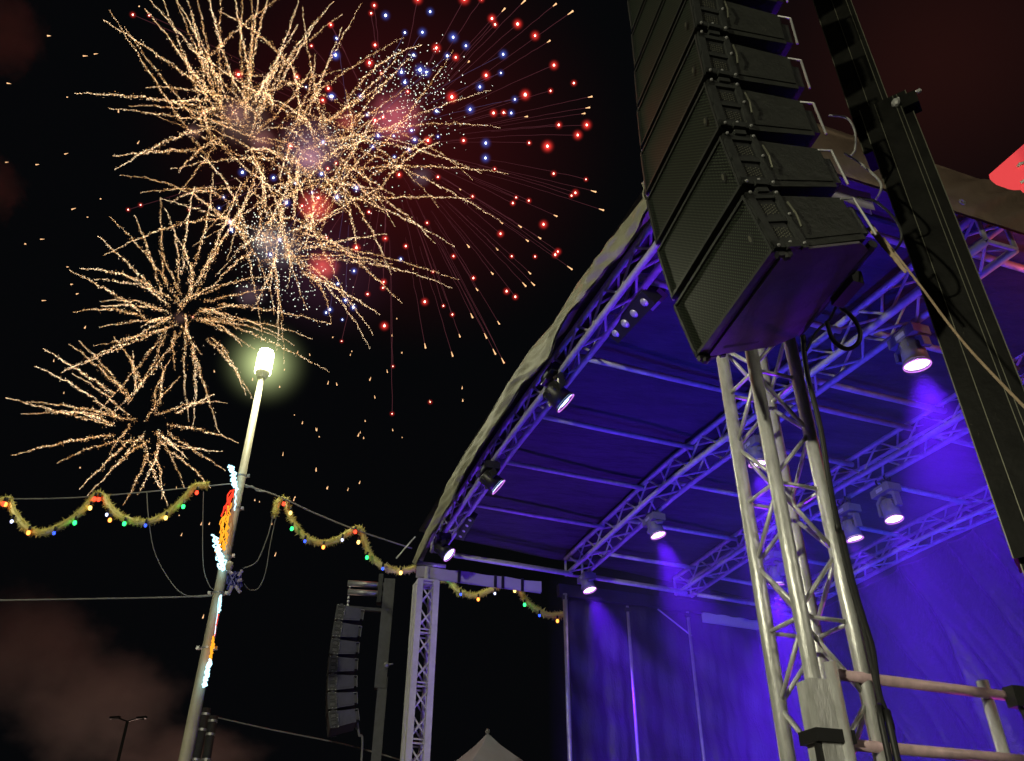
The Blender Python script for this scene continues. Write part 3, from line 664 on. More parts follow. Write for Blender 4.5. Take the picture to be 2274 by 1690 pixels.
# ================================================================== STREET LAMP, DECORATION
HL = 12.0
lb_ = hd(411, 1690, HL) * [1, 1, 0]; lt = hd(583, 835, HL); lt = np.array([lb_[0] * .5 + lt[0] * .5, lb_[1] * .5 + lt[1] * .5, lt[2]])
e = empty('street_lamp', lb_, 'tall tapered street lamp with a glaring white lantern, standing left of the stage', 'street lamp')
ptop = hd(581, 838, HL); pbot = hd(411, 1690, HL); dirp = (ptop - pbot) / (ptop[2] - pbot[2]); p0 = pbot - dirp * pbot[2]
m = MB(); m.tube([p0, pbot, (ptop + pbot) / 2, ptop], .098, 18, r2=.05); part(m, 'pole', M['pole'], e, smooth=True)
hdv = dirp / np.linalg.norm(dirp)
m = MB(); hc = ptop + hdv * .27
m.tube([hc - hdv * .18, hc - hdv * .15, hc + hdv * .15, hc + hdv * .18], .13, 16); part(m, 'lantern', M['lampglow'], e, smooth=True)
m = MB(); m.tube([ptop - hdv * .02, ptop + hdv * .1], .07, 14, r2=.125); part(m, 'collar', M['pole'], e); m = MB(); m.tube([hc + hdv * .18, hc + hdv * .23], .13, 14); part(m, 'cap', M['pole'], e)
lp_ = lamp('lantern_light', 'POINT', hc + hdv * .25 + (CAM - hc) / np.linalg.norm(CAM - hc) * .19, 420, (1., .98, .68), shadow_soft_size=.15); lp_.parent = e; lp_.matrix_parent_inverse = world_of(e).inverted()
def sphere_unit(name, matl):
    m = MB(); m.ball((0, 0, 0), 1, 20); o = m.build(name, matl, smooth=True, outward=True); return o
def place_halo(src, c, r, parent, sq=(1, 1, 1)):
    return share(src, parent, Matrix.Translation(Vector(tuple(map(float, c)))) @ Matrix.Diagonal((r * sq[0], r * sq[1], r * sq[2], 1)))
gl = sphere_unit('glow', halo_mat('lamp_glow', (.72, .85, .36), 3.6, 4.0)); gl.matrix_world = Matrix.Translation(Vector(tuple(hc))) @ Matrix.Diagonal((.92, .92, .92, 1)); gl.parent = e; gl.matrix_parent_inverse = world_of(e).inverted()  # emission sphere stands in for the glow in the air around the lantern
for b in (1058, 1130, 1235, 1318, 1440):      # steel bands on the pole
    t = (b - 838) / (1690 - 838); c = ptop + (pbot - ptop) * t; c = hd(581 + (411 - 581) * t, b, HL)
    m = MB(); m.tube([c - hdv * .012, c + hdv * .012], .062 + .045 * t, 14); m.box(c + np.array([.1 + .03 * t, -.02, 0]), (.02, 0, 0), (0, .02, 0), (0, 0, .02)); m.box(c - np.array([.1 + .03 * t, .02, 0]), (.02, 0, 0), (0, .02, 0), (0, 0, .02)); part(m, 'band', M['steel'], e)

Hd = HL - .18
def deco(name, label, comps):
    allp = [hd(a, b, Hd) for _, pts, _, _ in comps for a, b in pts]
    e = empty(name, sum(allp) / len(allp), label, 'light decoration')
    for nm, pts, matl, r_ in comps:
        m = MB(); P = [hd(a, b, Hd + rnd.uniform(-.05, .05)) for a, b in pts]; m.tube(P, r_, 5); part(m, nm, matl, e)
    return e
def squig(cx0, cy0, cx1, cy1, wid, n, seed):      # a looping rope light along an axis
    q = random.Random(seed); P = []
    for i in range(n):
        t = i / (n - 1); P.append((cx0 + (cx1 - cx0) * t + q.uniform(-wid, wid), cy0 + (cy1 - cy0) * t + q.uniform(-5, 5)))
    return P
cm = []
for k in range(4): cm.append(('ice_rope', squig(512 + 3 * k - 4, 1034, 524 - k, 1085, 7, 16, k), M['rope_white'], .012))
for k in range(3): cm.append(('red_rope', squig(519 - 3 * k, 1088, 502 - 4 * k, 1145, 3, 10, 10 + k), M['rope_red'], .011))
for k in range(7): cm.append(('orange_rope', squig(511 - 3 * k, 1115 + 6 * k, 500 - 3 * k, 1222, 4, 14, 20 + k), M['rope_orange'], .009))
for k in range(5): cm.append(('ice_rope', squig(476 + 2 * k, 1185 + 9 * k, 490 + 3 * k, 1264, 8, 18, 40 + k), M['rope_white'], .0115))
cm.append(('ice_rope', squig(525, 1085, 523, 1130, 3, 8, 77), M['rope_white'], .009))
deco('light_ornament', 'candle shaped ornament of ice blue, red and orange rope lights on the lamp post', cm)
cm = []
cm.append(('ice_rope', squig(490, 1322, 487, 1362, 2, 14, 1), M['rope_white'], .014))
cm.append(('red_rope', squig(485, 1362, 475, 1415, 1, 10, 2), M['rope_red'], .007))
cm.append(('ice_rope', squig(487, 1325, 477, 1410, .6, 10, 12), M['rope_white'], .004))
for k in range(2): cm.append(('orange_rope', squig(475, 1418, 465, 1472, 3, 16, 3 + k), M['rope_orange'], .013))
for k in range(3): cm.append(('ice_rope', squig(467, 1468, 454, 1524, 5, 18, 6 + k), M['rope_white'], .014))
deco('light_ornament', 'narrow rope light ornament seen edge-on low on the lamp post', cm)
Mpl = mat('blue_vinyl', (.1, .1, .4), .5, noise=.3, nscale=30); M['plug'] = mat('pale_plug', (.5, .45, .6), .5)
allp = hd(518, 1290, Hd); e2 = empty('cable_bundle', allp, 'tangled blue bundle of leads and plugs tied to the lamp post', 'cable bundle')
m = MB(); q = random.Random(5)
m.tube([hd(506 + q.uniform(-2, 30), 1268 + q.uniform(0, 40), Hd + q.uniform(-.08, .08)) for _ in range(40)], .016, 5); part(m, 'lead', Mpl, e2)
for (a, b), (c_, d_) in (((530, 1280), (538, 1266)), ((515, 1302), (508, 1320)), ((524, 1302), (534, 1316)), ((528, 1290), (538, 1288)), ((508, 1268), (516, 1276))):
    m = MB(); m.tube([hd(a, b, Hd - .08), hd(c_, d_, Hd - .1)], .024, 8); part(m, 'plug', M['plug'], e2)
m = MB(); m.ball(hd(509, 1257, Hd - .05), .06, 8, sq=(1, 1, 1.3)); part(m, 'socket_cover', M['pole'], e2, smooth=True)

# ---------------- garlands
def garland(name, pts, hs, rad, bulbs, label, seed):
    q = random.Random(seed)
    P = [hd(a, b, h) for (a, b), h in zip(pts, hs)]; out = []
    for i in range(len(P) - 1):
        p0 = P[max(i - 1, 0)]; p1 = P[i]; p2 = P[i + 1]; p3 = P[min(i + 2, len(P) - 1)]
        nn = max(3, int(np.linalg.norm(p2 - p1) / .04))
        for j in range(nn):
            t = j / nn; out.append(.5 * (2 * p1 + (p2 - p0) * t + (2 * p0 - 5 * p1 + 4 * p2 - p3) * t * t + (3 * p1 - p0 - 3 * p2 + p3) * t ** 3))
    out.append(P[-1])
    e = empty(name, P[0], label, 'garland', 'tinsel garlands with coloured bulbs')
    m = MB(); m.tube(out, rad * .6, 8)
    for p_ in out:
        for _ in range(40):
            v_ = np.array([q.gauss(0, 1) for _ in range(3)]); v_ /= np.linalg.norm(v_); w_ = np.cross(v_, [q.random(), q.random(), 1]); w_ /= np.linalg.norm(w_)
            c_ = p_ + np.array([q.uniform(-.02, .02) for _ in range(3)]); rr = rad * q.uniform(.75, 1.15)
            m.add([c_ + w_ * .014, c_ - w_ * .014, c_ + v_ * rr], [(0, 1, 2)])
    part(m, 'tinsel', M['tinsel'], e)
    for a, b, h, cname in bulbs:
        m = MB(); c_ = hd(a, b, h - rad * 1.1); m.ball(c_, .027 if cname not in ('blue', 'white') else .02, 8, sq=(1, 1, 1.3)); m.tube([c_ + Z * .03, c_ + Z * .09], .018, 6, mi=1)
        o = part(m, 'bulb', [M['b_' + cname], M['rubber']], e, cname + ' bulb', smooth=True)
HG = 12.0
gx = [(-25, 1135), (4, 1112), (20, 1112), (32, 1140), (60, 1172), (90, 1183), (125, 1172), (170, 1145), (205, 1108), (215, 1098), (230, 1102), (240, 1120), (265, 1145), (310, 1160), (350, 1152), (385, 1130), (415, 1100), (432, 1080), (458, 1077)]
garland('garland', gx, [HG] * len(gx), .074,
        [(8, 1119, HG, 'red'), (12, 1120, HG, 'orange'), (26, 1158, HG, 'white'), (63, 1183, HG, 'orange'), (120, 1184, HG, 'blue'), (166, 1161, HG, 'green'), (200, 1128, HG, 'yellow'), (210, 1108, HG, 'red'), (219, 1109, HG, 'red'),
         (237, 1143, HG, 'white'), (244, 1155, HG, 'orange'), (276, 1163, HG, 'green'), (323, 1167, HG, 'blue'), (368, 1150, HG, 'yellow'), (407, 1125, HG, 'green'), (437, 1094, HG, 'red')],
        'golden garland looping in two swags left of the lamp post', 1)
gx = [(612, 1142), (614, 1122), (622, 1110), (636, 1112), (640, 1135), (655, 1165), (680, 1195), (715, 1206), (745, 1200), (770, 1186), (790, 1174), (803, 1180), (810, 1205), (828, 1240), (860, 1262), (890, 1268), (920, 1262)]
hs = [12.0 + .045 * i for i in range(len(gx))]
def hb(x): return 12.0 + .7 * (x - 612) / 308
garland('garland', gx, hs, .074, [(630, 1119, hb(630), 'red'), (645, 1139, hb(645), 'yellow'), (648, 1174, hb(648), 'green'), (677, 1202, hb(677), 'blue'), (718, 1215, hb(718), 'orange'), (760, 1199, hb(760), 'white'), (789, 1181, hb(789), 'red'), (796, 1204, hb(796), 'yellow'), (815, 1238, hb(815), 'green'), (850, 1263, hb(850), 'blue'), (890, 1272, hb(890), 'yellow')],
        'golden garland sagging from the lamp post towards the roof corner', 2)
gx = [(983, 1287), (1000, 1292), (1015, 1310), (1035, 1320), (1058, 1322), (1085, 1312), (1110, 1300), (1135, 1298), (1152, 1305), (1165, 1330), (1190, 1352), (1220, 1366), (1252, 1364)]
garland('garland', gx, [14.5] * len(gx), .08, [(995, 1288, 14.4, 'green'), (1023, 1320, 14.4, 'blue'), (1062, 1331, 14.4, 'orange'), (1099, 1318, 14.4, 'white'), (1130, 1299, 14.4, 'red'), (1138, 1301, 14.4, 'red'), (1143, 1312, 14.4, 'yellow'), (1165, 1343, 14.4, 'green'), (1198, 1367, 14.4, 'blue'), (1238, 1379, 14.4, 'orange')],
        'golden garland seen through the open bay under the canopy edge', 3)
# ---------------- wires
def wire(pts, label, r=.009, h=HG):
    rope('wire', [hd(a, b, h if not isinstance(h, (list, tuple)) else h[i]) for i, (a, b) in enumerate(pts)], r, M['wire'], label, 'wire', 5)
wire([(-40, 1108), (150, 1106), (330, 1092), (455, 1080), (520, 1074)], 'faint wire carrying the left garland to the lamp post')
wire([(535, 1074), (565, 1084), (620, 1103), (700, 1140), (800, 1180), (915, 1218)], 'wire sloping from the lamp post down to the roof corner', .012, [12, 12, 12.05, 12.2, 12.4, 12.7])
wire([(533, 1073), (548, 1082), (560, 1080), (572, 1090), (590, 1092)], 'knotted twist of wire just right of the lamp post', .012)
wire([(-40, 1334), (200, 1330), (400, 1326), (480, 1321)], 'level grey cable reaching the lamp post from the left edge', .011)
wire([(326, 1092), (330, 1150), (345, 1230), (385, 1300), (420, 1324), (470, 1324)], 'thin lead hanging in a long curve below the left garland', .007)
wire([(452, 1092), (450, 1180), (452, 1260), (465, 1300), (478, 1312)], 'thin lead dropping close beside the left of the lamp post', .006)
wire([(606, 1146), (595, 1190), (575, 1240), (560, 1255), (540, 1262)], 'inner of the two thin leads from the garland end to the bundle', .008)
wire([(613, 1148), (600, 1210), (590, 1270), (575, 1305), (555, 1310), (543, 1298)], 'outer of the two thin leads sagging from the garland end', .007)
wire([(476, 1592), (600, 1620), (760, 1652), (880, 1685), (900, 1692)], 'thin wire crossing low from the two posts to the slim tower', .014, 17)

# ---------------- posts, far lamp, tent
for i, (a0_, b0_, a1_, b1_, r_, lb) in enumerate(((459, 1573, 434, 1690, .075, 'taller of two banded pipes standing right beside the lamp post'), (474, 1590, 457, 1690, .075, 'shorter of two banded pipes beside the lamp post'))):
    tpp, bpp = hd(a0_, b0_, 16), hd(a1_, b1_, 16); dv = (tpp - bpp) / (tpp[2] - bpp[2]); g0 = bpp - dv * bpp[2]
    e = empty('banded_pipe', g0, lb, 'pipe post', 'pipes beside the lamp post')
    m = MB(); m.tube([g0, tpp], r_, 12); part(m, 'pipe', M['greymast'], e, smooth=True)
    for f_ in (.12, .42, .98):
        c_ = tpp + (bpp - tpp) * f_; m = MB(); m.tube([c_ - dv * .02, c_ + dv * .02], r_ * 1.12, 12); part(m, 'band', M['steel'], e)
fb_ = hd(265, 1690, 45); ftp = hd(283, 1602, 45); e = empty('street_lamp', fb_ * [1, 1, 0], 'distant unlit twin armed street lamp against the smoke at lower left', 'street lamp')
m = MB(); m.tube([fb_ * [1, 1, 0], ftp], .07, 8); part(m, 'pole', M['rig'], e)
for s_ in (-1, 1):
    m = MB(); m.tube([ftp, ftp + np.array([.4 * s_, 0, .12]), ftp + np.array([.75 * s_, 0, .1])], .035, 6); m.box(ftp + np.array([.62 * s_, 0, .16]), (.22, 0, .02), (0, .1, 0), (0, 0, .05)); part(m, 'arm', M['rig'], e)
tk = hd(1083, 1628, 17); e = empty('pagoda_tent', tk * [1, 1, 0], 'pointed grey white tent roof poking up behind the stage', 'tent')
def tentf(u, v):
    a_ = u * 2 * math.pi; q = max(abs(math.cos(a_)), abs(math.sin(a_))); rr = 2.6 * v / q
    return tk + np.array([math.cos(a_ + .5) * rr, math.sin(a_ + .5) * rr, -2.1 * v ** .85])
m = MB(); m.grid(tentf, 48, 14); part(m, 'roof', M['tent'], e, smooth=False)
m = MB(); m.ball(tk + Z * .03, .05, 8); part(m, 'finial', M['steel'], e)
for i in range(4):
    a_ = math.pi / 4 + i * math.pi / 2 + .5; q_ = tk + np.array([math.cos(a_) * 2.6 * 1.4, math.sin(a_) * 2.6 * 1.4, -2.0]); m = MB(); m.tube([q_, q_ * [1, 1, 0]], .04, 8); part(m, 'leg', M['steel'], e)

# ---------------- red banner beyond the near side of the roof
def far_plane(a, b): return hd(a, b, 7.5)
P4 = [far_plane(2199, 390), far_plane(2310, 290), far_plane(2420, 330), far_plane(2420, 700), far_plane(2260, 560)]
cB = sum(P4) / 5; nB = CAM - cB; nB[2] = 0; nB /= np.linalg.norm(nB)
P4 = [pl(a, b, cB, nB) for a, b in ((2196, 388), (2290, 306), (2430, 180), (2430, 760), (2250, 620))]
e = empty('banner_board', cB * [1, 1, 0], 'bright red lit panel with white marks beyond the roof edge at far right', 'banner')
m = MB(); m.add(P4 + [p_ - nB * .08 for p_ in P4], [(0, 1, 2, 3, 4), (9, 8, 7, 6, 5)] + [(i, (i + 1) % 5, 5 + (i + 1) % 5, 5 + i) for i in range(5)]); part(m, 'panel', M['red'], e)
m = MB(); up_ = Z; rt_ = np.cross(nB, Z)
for pts in ([(2262, 373), (2266, 367), (2285, 362)], [(2268, 409), (2278, 403), (2290, 404)], [(2300, 380), (2330, 360)]):
    m.tube([pl(a, b, cB, nB) + nB * .02 for a, b in pts], .018, 6)
part(m, 'stroke', M['white'], e)
m = MB(); q_ = pl(2430, 700, cB, nB); m.tube([q_ * [1, 1, 0] - nB * .2, q_ - nB * .2 + Z * .5], .06, 8); part(m, 'post', M['steel'], e)

# ================================================================== second street lamp behind the viewer lights the near things
bl = np.array([-6.5, -3.5, 0]); e = empty('street_lamp', bl, 'street lamp standing behind the viewer, to the left', 'street lamp')
m = MB(); m.tube([bl, bl + Z * 6], .1, 12, r2=.05); part(m, 'pole', M['pole'], e, smooth=True)
m = MB(); m.tube([bl + Z * 6, bl + Z * 6.36], .12, 12); part(m, 'lantern', M['lampglow'], e)
q_ = lamp('lantern_light', 'POINT', bl + np.array([.3, .2, 6.0]), 2100, (1., .96, .68), shadow_soft_size=.15); q_.parent = e; q_.matrix_parent_inverse = world_of(e).inverted()

bl = np.array([7.5, -4.5, 0]); e = empty('street_lamp', bl, 'added fill lamp on a pole behind the viewer, to the right', 'street lamp')  # unseen lamp added as weak neutral fill
m = MB(); m.tube([bl, bl + Z * 6.5], .1, 12, r2=.05); part(m, 'pole', M['pole'], e, smooth=True)
m = MB(); m.tube([bl + Z * 6.5, bl + Z * 6.86], .12, 12); part(m, 'lantern', M['lampglow'], e)
q_ = lamp('lantern_light', 'POINT', bl + np.array([-.25, .2, 6.5]), 420, (1., .93, .7), shadow_soft_size=.15); q_.parent = e; q_.matrix_parent_inverse = world_of(e).inverted()
pf = hd(2420, 640, 6.3); e = empty('added_red_fill', pf, 'small added red fill light in front of the red panel', 'floodlight')  # added lamp that throws a red cast on the roof flap
m = MB(); m.box(pf + nB * .1, np.cross(nB, Z) * .12, nB * .05, Z * .08); m.tube([pf + nB * .1, (pf + nB * .1) * [1, 1, 0]], .02, 6); part(m, 'housing', M['black'], e)
q_ = lamp('red_fill_beam', 'POINT', pf, 16, (1., .16, .12), shadow_soft_size=.1); q_.parent = e; q_.matrix_parent_inverse = world_of(e).inverted()

# ================================================================== FIREWORKS
def sky_pt(a, b, dist):  d = ray(a, b); return CAM + d / np.linalg.norm(d) * dist
PXM = 150 / FPX * 1.08       # metres per photo pixel at the bursts
gold = emi('gold_sparks', (1., .52, .19), 3.0); goldtip = emi('bright_gold_sparks', (1., .74, .45), 6.5); golddim = emi('dying_gold_sparks', (1., .42, .14), .7)
def spark(m, c, r, q, mi=0):
    a_ = q.uniform(0, 6.28); ca, sa = math.cos(a_) * r, math.sin(a_) * r
    m.add([c + (ca, sa, -.5 * r), c + (-sa, ca, -.5 * r) , c + (-ca, -sa, -.5 * r), c + (0, 0, r)], [(0, 1, 2), (0, 1, 3), (1, 2, 3), (2, 0, 3)], mi)
def gold_burst(cx, cy, dist, tips, label, seed, inner=.18, droop=.16, dens=1., extra=0, rad=None, wob=4.2, size=.43, jit=14):
    q = random.Random(seed); c0 = sky_pt(cx, cy, dist); vdir = (c0 - CAM) / np.linalg.norm(c0 - CAM)
    e = empty('firework', c0, label, 'firework', 'gold crackling firework bursts')
    rr = max(math.hypot(a - cx, b - cy) for a, b in tips)
    tips = list(tips)
    for k in range(extra):
        an = q.uniform(0, 6.28); f_ = math.sqrt(q.uniform(.05, .8)); tips.append((cx + math.cos(an) * rr * f_, cy + math.sin(an) * rr * f_))
    px = dist / FPX * 1.05
    for ti, (a, b) in enumerate(tips):
        dd = math.hypot(a - cx, b - cy); dep = math.sqrt(max(0, rr * rr - dd * dd)) * px * q.choice((-1, 1)) * q.uniform(.3, .8)
        end = sky_pt(a, b, dist + dep); ln = np.linalg.norm(end - c0)
        cs = c0 + np.array([q.gauss(0, 1), q.gauss(0, 1), q.gauss(0, 1)]) * px * jit
        ctl = (cs + end) / 2 + Z * ln * droop * q.uniform(.5, 1.3) * (1 - .55 * abs((b - cy) / (dd + 1)))
        m = MB(); n = int((dd + 25) * 1.75 * dens); bend = q.uniform(-.12, .12) * ln; hot = q.uniform(.15, .65); ph = [q.uniform(0, 6) for _ in range(4)]
        t0 = inner * q.uniform(.6, 1.7)
        for k in range(n):
            t = t0 + (1 - t0) * (k + q.random()) / n
            fuzz = px * (wob * (1 - t) ** .7 + .9) * (1.5 if q.random() < .18 else .62)
            if t < .97 and math.sin(t * dd * .33 + ph[2]) + math.sin(t * dd * .71 + ph[3]) < -.9 and q.random() < .6: continue
            p_ = (1 - t) ** 2 * cs + 2 * t * (1 - t) * ctl + t * t * end
            wv = px * 1.5 * (1 - .5 * t) * (math.sin(dd * t * .11 + ph[0]) + .6 * math.sin(dd * t * .27 + ph[1]))
            side_ = np.cross(end - c0, vdir); side_ /= np.linalg.norm(side_) + 1e-9
            p_ = p_ + side_ * (wv + bend * t * (1 - t) * 2) + np.array([q.gauss(0, 1), q.gauss(0, 1), q.gauss(0, 1)]) * fuzz * .6
            spark(m, p_, px * size * q.uniform(.6, 1.25) * (.72 + .5 * math.sin(math.pi * min(1, t * 1.05))), q, 1 if q.random() < hot * (.25 + t * .8) else (2 if q.random() < .35 else 0))
        part(m, 'spark_trail', [gold, goldtip, golddim], e)
    return e
z4 = [(35, 935), (135, 1045), (75, 1310), (370, 1360), (510, 1525), (560, 1570), (795, 1630), (885, 1560), (1040, 1590), (1085, 1630), (1185, 1520), (1355, 1520), (1455, 1405), (1535, 1225), (1435, 1285), (1460, 970), (1380, 915), (1165, 800), (1095, 690), (1040, 710), (855, 635), (730, 545), (505, 570), (445, 590), (280, 620), (225, 735), (465, 780), (170, 960), (390, 1020), (760, 1370), (700, 1300), (1140, 1270), (1210, 1330)]
cv = lambda P: [(a / Zs, 560 + b / Zs) for a, b in P]
gold_burst(328, 948, 150, cv(z4), 'gold crackling burst lowest at the left, just above the garland', 11, .22, .12)
z3 = [(445, 115), (520, 105), (600, 175), (645, 320), (470, 385), (640, 485), (600, 605), (395, 775), (420, 760), (610, 1050), (740, 1025), (820, 980), (1130, 760), (1240, 1130), (1220, 1090), (1410, 1160), (1580, 920), (1625, 940), (1300, 660), (1215, 580), (1560, 610), (1640, 625), (1815, 565), (1895, 600), (2010, 560), (2120, 770), (2130, 465), (1735, 230), (1765, 155), (1410, 210), (1245, 115), (650, 350), (925, 225), (905, 480), (1570, 340), (1510, 450)]
z3b = [(630, 1520), (705, 1395), (865, 1385), (1060, 1340), (1035, 1270), (1250, 1200), (1370, 1110), (1550, 1180), (1640, 1180), (1680, 1170), (1130, 1520), (1020, 1610)]
gold_burst(400, 706, 158, cv(z3) + [(a / Zs, b / Zs) for a, b in z3b], 'wide gold crackling burst left of centre, directly above the lowest one', 12, .17, .15)
z1 = [(665, 130), (705, 65), (950, -20), (800, 170), (1110, -40), (1190, -60), (1260, -90), (1330, -60), (1430, -120), (1500, -80), (1580, -110), (1620, -60), (1750, -70), (1860, -50), (1930, -30), (480, 600), (940, 560), (700, 695), (830, 680), (725, 1005), (740, 1095), (905, 1240), (1150, 1110), (1150, 1250), (2150, 10), (2045, 130), (2200, 90), (2200, 450), (2010, 430), (1230, 80), (1090, 660), (1240, 800), (1730, 470), (1840, 345), (1040, -20), (1680, -100), (930, 55), (1110, 280)]
gold_burst(520, 290, 165, [(a / Zs, b / Zs) for a, b in z1], 'tallest gold crackling burst, its trails leaving the top of the picture', 13, .10, .13, 1.1, 8, jit=38)
z2 = [(803, 7), (897, 83), (938, 100), (1007, 112), (1091, 200), (1110, 283), (1128, 385), (1114, 493), (1045, 441), (974, 460), (1010, 548), (880, 130), (860, 180), (760, 60), (730, 180), (640, 130), (600, 220), (560, 420), (590, 470), (620, 395), (655, 480), (850, 420), (820, 310), (900, 240), (930, 330), (1070, 385), (1050, 400), (780, 480), (700, 120), (660, 440), (560, 330), (580, 290)]
gold_burst(705, 335, 150, z2, 'gold crackling burst in the middle, sweeping right into the red stars', 14, .06, .17, 1.1, 30, jit=52)
z5 = [(1019, 622), (872, 586), (880, 603), (893, 675), (845, 700), (829, 743), (821, 774), (1005, 640), (735, 720), (640, 640), (470, 640), (520, 560), (480, 500), (520, 395), (560, 370), (585, 372), (430, 430), (355, 440), (640, 420), (760, 470), (560, 690), (610, 700), (780, 560), (860, 520), (700, 640)]
gold_burst(600, 545, 146, z5, 'gold crackling burst right of the lamp top, arcing low to the right', 15, .08, .22, 1.05, 18, jit=40)

# red and blue stars
redcore = emi('red_star_core', (1., .42, .32), 9); redtail = emi('red_star_tail', (.34, .09, .12), .25)
bluecore = emi('blue_star_core', (.55, .65, 1.), 5); bluetail = emi('blue_star_tail', (.16, .12, .3), .35)
haloR = sphere_unit('halo', halo_mat('red_halo', (1., .045, .035), 2.4, 3.4)); haloB = sphere_unit('halo', halo_mat('blue_halo', (.12, .2, 1.), 1.0, 3.2))  # emission spheres paint the glow around each star
Z2 = lambda P, ox, oy: [(ox + a / Zs, oy + b / Zs) for a, b in P]
reds = Z2([(380, 35), (360, 85), (100, 160), (385, 290), (350, 405), (85, 570), (48, 645), (780, 310), (905, 370), (1100, 485), (880, 625), (595, 590), (425, 470), (1138, 120), (1158, 158), (1303, 155), (1415, 230), (1537, 420), (1665, 535), (1515, 585), (1352, 610), (1148, 728), (1213, 725), (1568, 805), (1748, 805), (1690, 870), (1377, 920), (1495, 942), (955, 905), (725, 905), (437, 755), (385, 775), (1155, 1088), (1535, 1118), (1743, 1155), (1675, 1242), (1650, 1260), (790, 1140), (540, 1125), (80, 1085), (135, 1050), (1013, 1265), (1293, 1272), (1272, 1308), (1375, 1292), (720, 1435), (1470, 1445), (1193, 1505), (345, 1365), (450, 1535), (583, 1585), (265, 1595), (75, 1530), (20, 1275), (1562, 1620), (1545, 1640), (1265, 1650), (1415, 1652), (890, 1650), (660, -5), (960, -8), (1070, -5)], 700, 0)
reds += Z2([(757, 127), (1018, 167), (440, 192), (435, 230), (337, 270), (705, 320), (825, 346), (883, 402), (1232, 252), (1288, 288), (445, 475), (170, 573), (500, 735), (1215, 710), (495, 1040), (740, 965)], 700, 560)
reds += Z2([(855, 95), (960, 100), (2005, 295), (2130, 160), (1535, 480), (1910, 495), (1310, 725), (1870, 940), (905, 1320), (825, 1350), (1215, 1350), (1945, 1325)], 0, 0)
reds += [(428, 704)]
blues = Z2([(740, 75), (453, 100), (577, 210), (690, 208), (140, 250), (130, 355), (888, 240), (970, 295), (1210, 350), (633, 355), (850, 360), (1195, 470), (675, 450), (715, 465), (555, 465), (1060, 560), (1285, 640), (1262, 728), (997, 705), (780, 715), (1098, 922), (1096, 1018), (370, 945), (640, 900), (790, 880), (505, 875), (405, 875), (603, 963), (110, 620), (290, 620), (50, 915), (40, 1120), (265, 1210), (140, 1270), (577, 530), (335, 740), (620, 840), (510, 1010)], 700, 0)
blues += Z2([(2165, 245), (2160, 355), (1440, 1270), (1480, 1430), (1490, 1480), (1560, 1110), (1760, 1145), (1900, 1180), (2010, 1240), (1845, 1305), (1800, 1545), (1740, 1640), (1410, 1340), (1970, 560), (2130, 620)], 0, 0)
blues += Z2([(550, 45), (145, 205), (70, 390), (95, 370), (195, 310), (250, 122), (245, 355), (175, 435)], 700, 560)
big = {(1138, 120), (1158, 158), (1303, 155), (1415, 230), (1537, 420), (1665, 535), (1515, 585)}
def star_burst(name, cx, cy, dist, stars, label, coreM, tailM, halo, hr, cr, seed, tail_p):
    q = random.Random(seed); c0 = sky_pt(cx, cy, dist); px = dist / FPX * 1.05
    e = empty(name, c0, label, 'firework')
    for i, (a, b) in enumerate(stars):
        dd = math.hypot(a - cx, b - cy); dep = math.sqrt(max(0, 460 ** 2 - dd * dd)) * px * q.choice((-1, 1)) * .4
        c_ = sky_pt(a, b, dist + dep); s_ = q.uniform(.6, 1.1) * (1.25 if b < 330 and a > 900 else 1.0) * (.6 if a < 480 or b > 740 else 1)
        m = MB(); r_ = cr * px * s_ * q.uniform(.8, 1.1)
        m.ball(c_, r_, 8); m.tube([c_ + Z * r_ * .3, c_ + Z * r_ * 2.1], r_ * .85, 6, r2=r_ * .08)
        if q.random() < tail_p and dd > 60:
            st = q.uniform(.25, .55); ctl = (c0 + c_) / 2 + Z * dd * px * .06; T = []
            for k in range(12):
                t = st + (1 - st) * k / 11; T.append((1 - t) ** 2 * c0 + 2 * t * (1 - t) * ctl + t * t * c_ + np.array([q.gauss(0, 1), 0, q.gauss(0, 1)]) * px * .5)
            T[-1] = c_; m.tube(T, px * .28, 4, 1, r2=px * .5)
        o = part(m, 'star', [coreM, tailM], e)
        place_halo(halo, c_, hr * px * s_, o)
    return e
rb = star_burst('firework', 860, 330, 152, reds, 'large burst of scattered red stars with faint trails, right of the gold ones', redcore, redtail, haloR, 13, 1.9, 21, .85)
bb = star_burst('firework', 780, 320, 149, blues, 'scatter of small pale blue stars among the red and gold fireworks', bluecore, bluetail, haloB, 13, 2.2, 22, .35)
for h in (haloR, haloB): bpy.data.objects.remove(h)
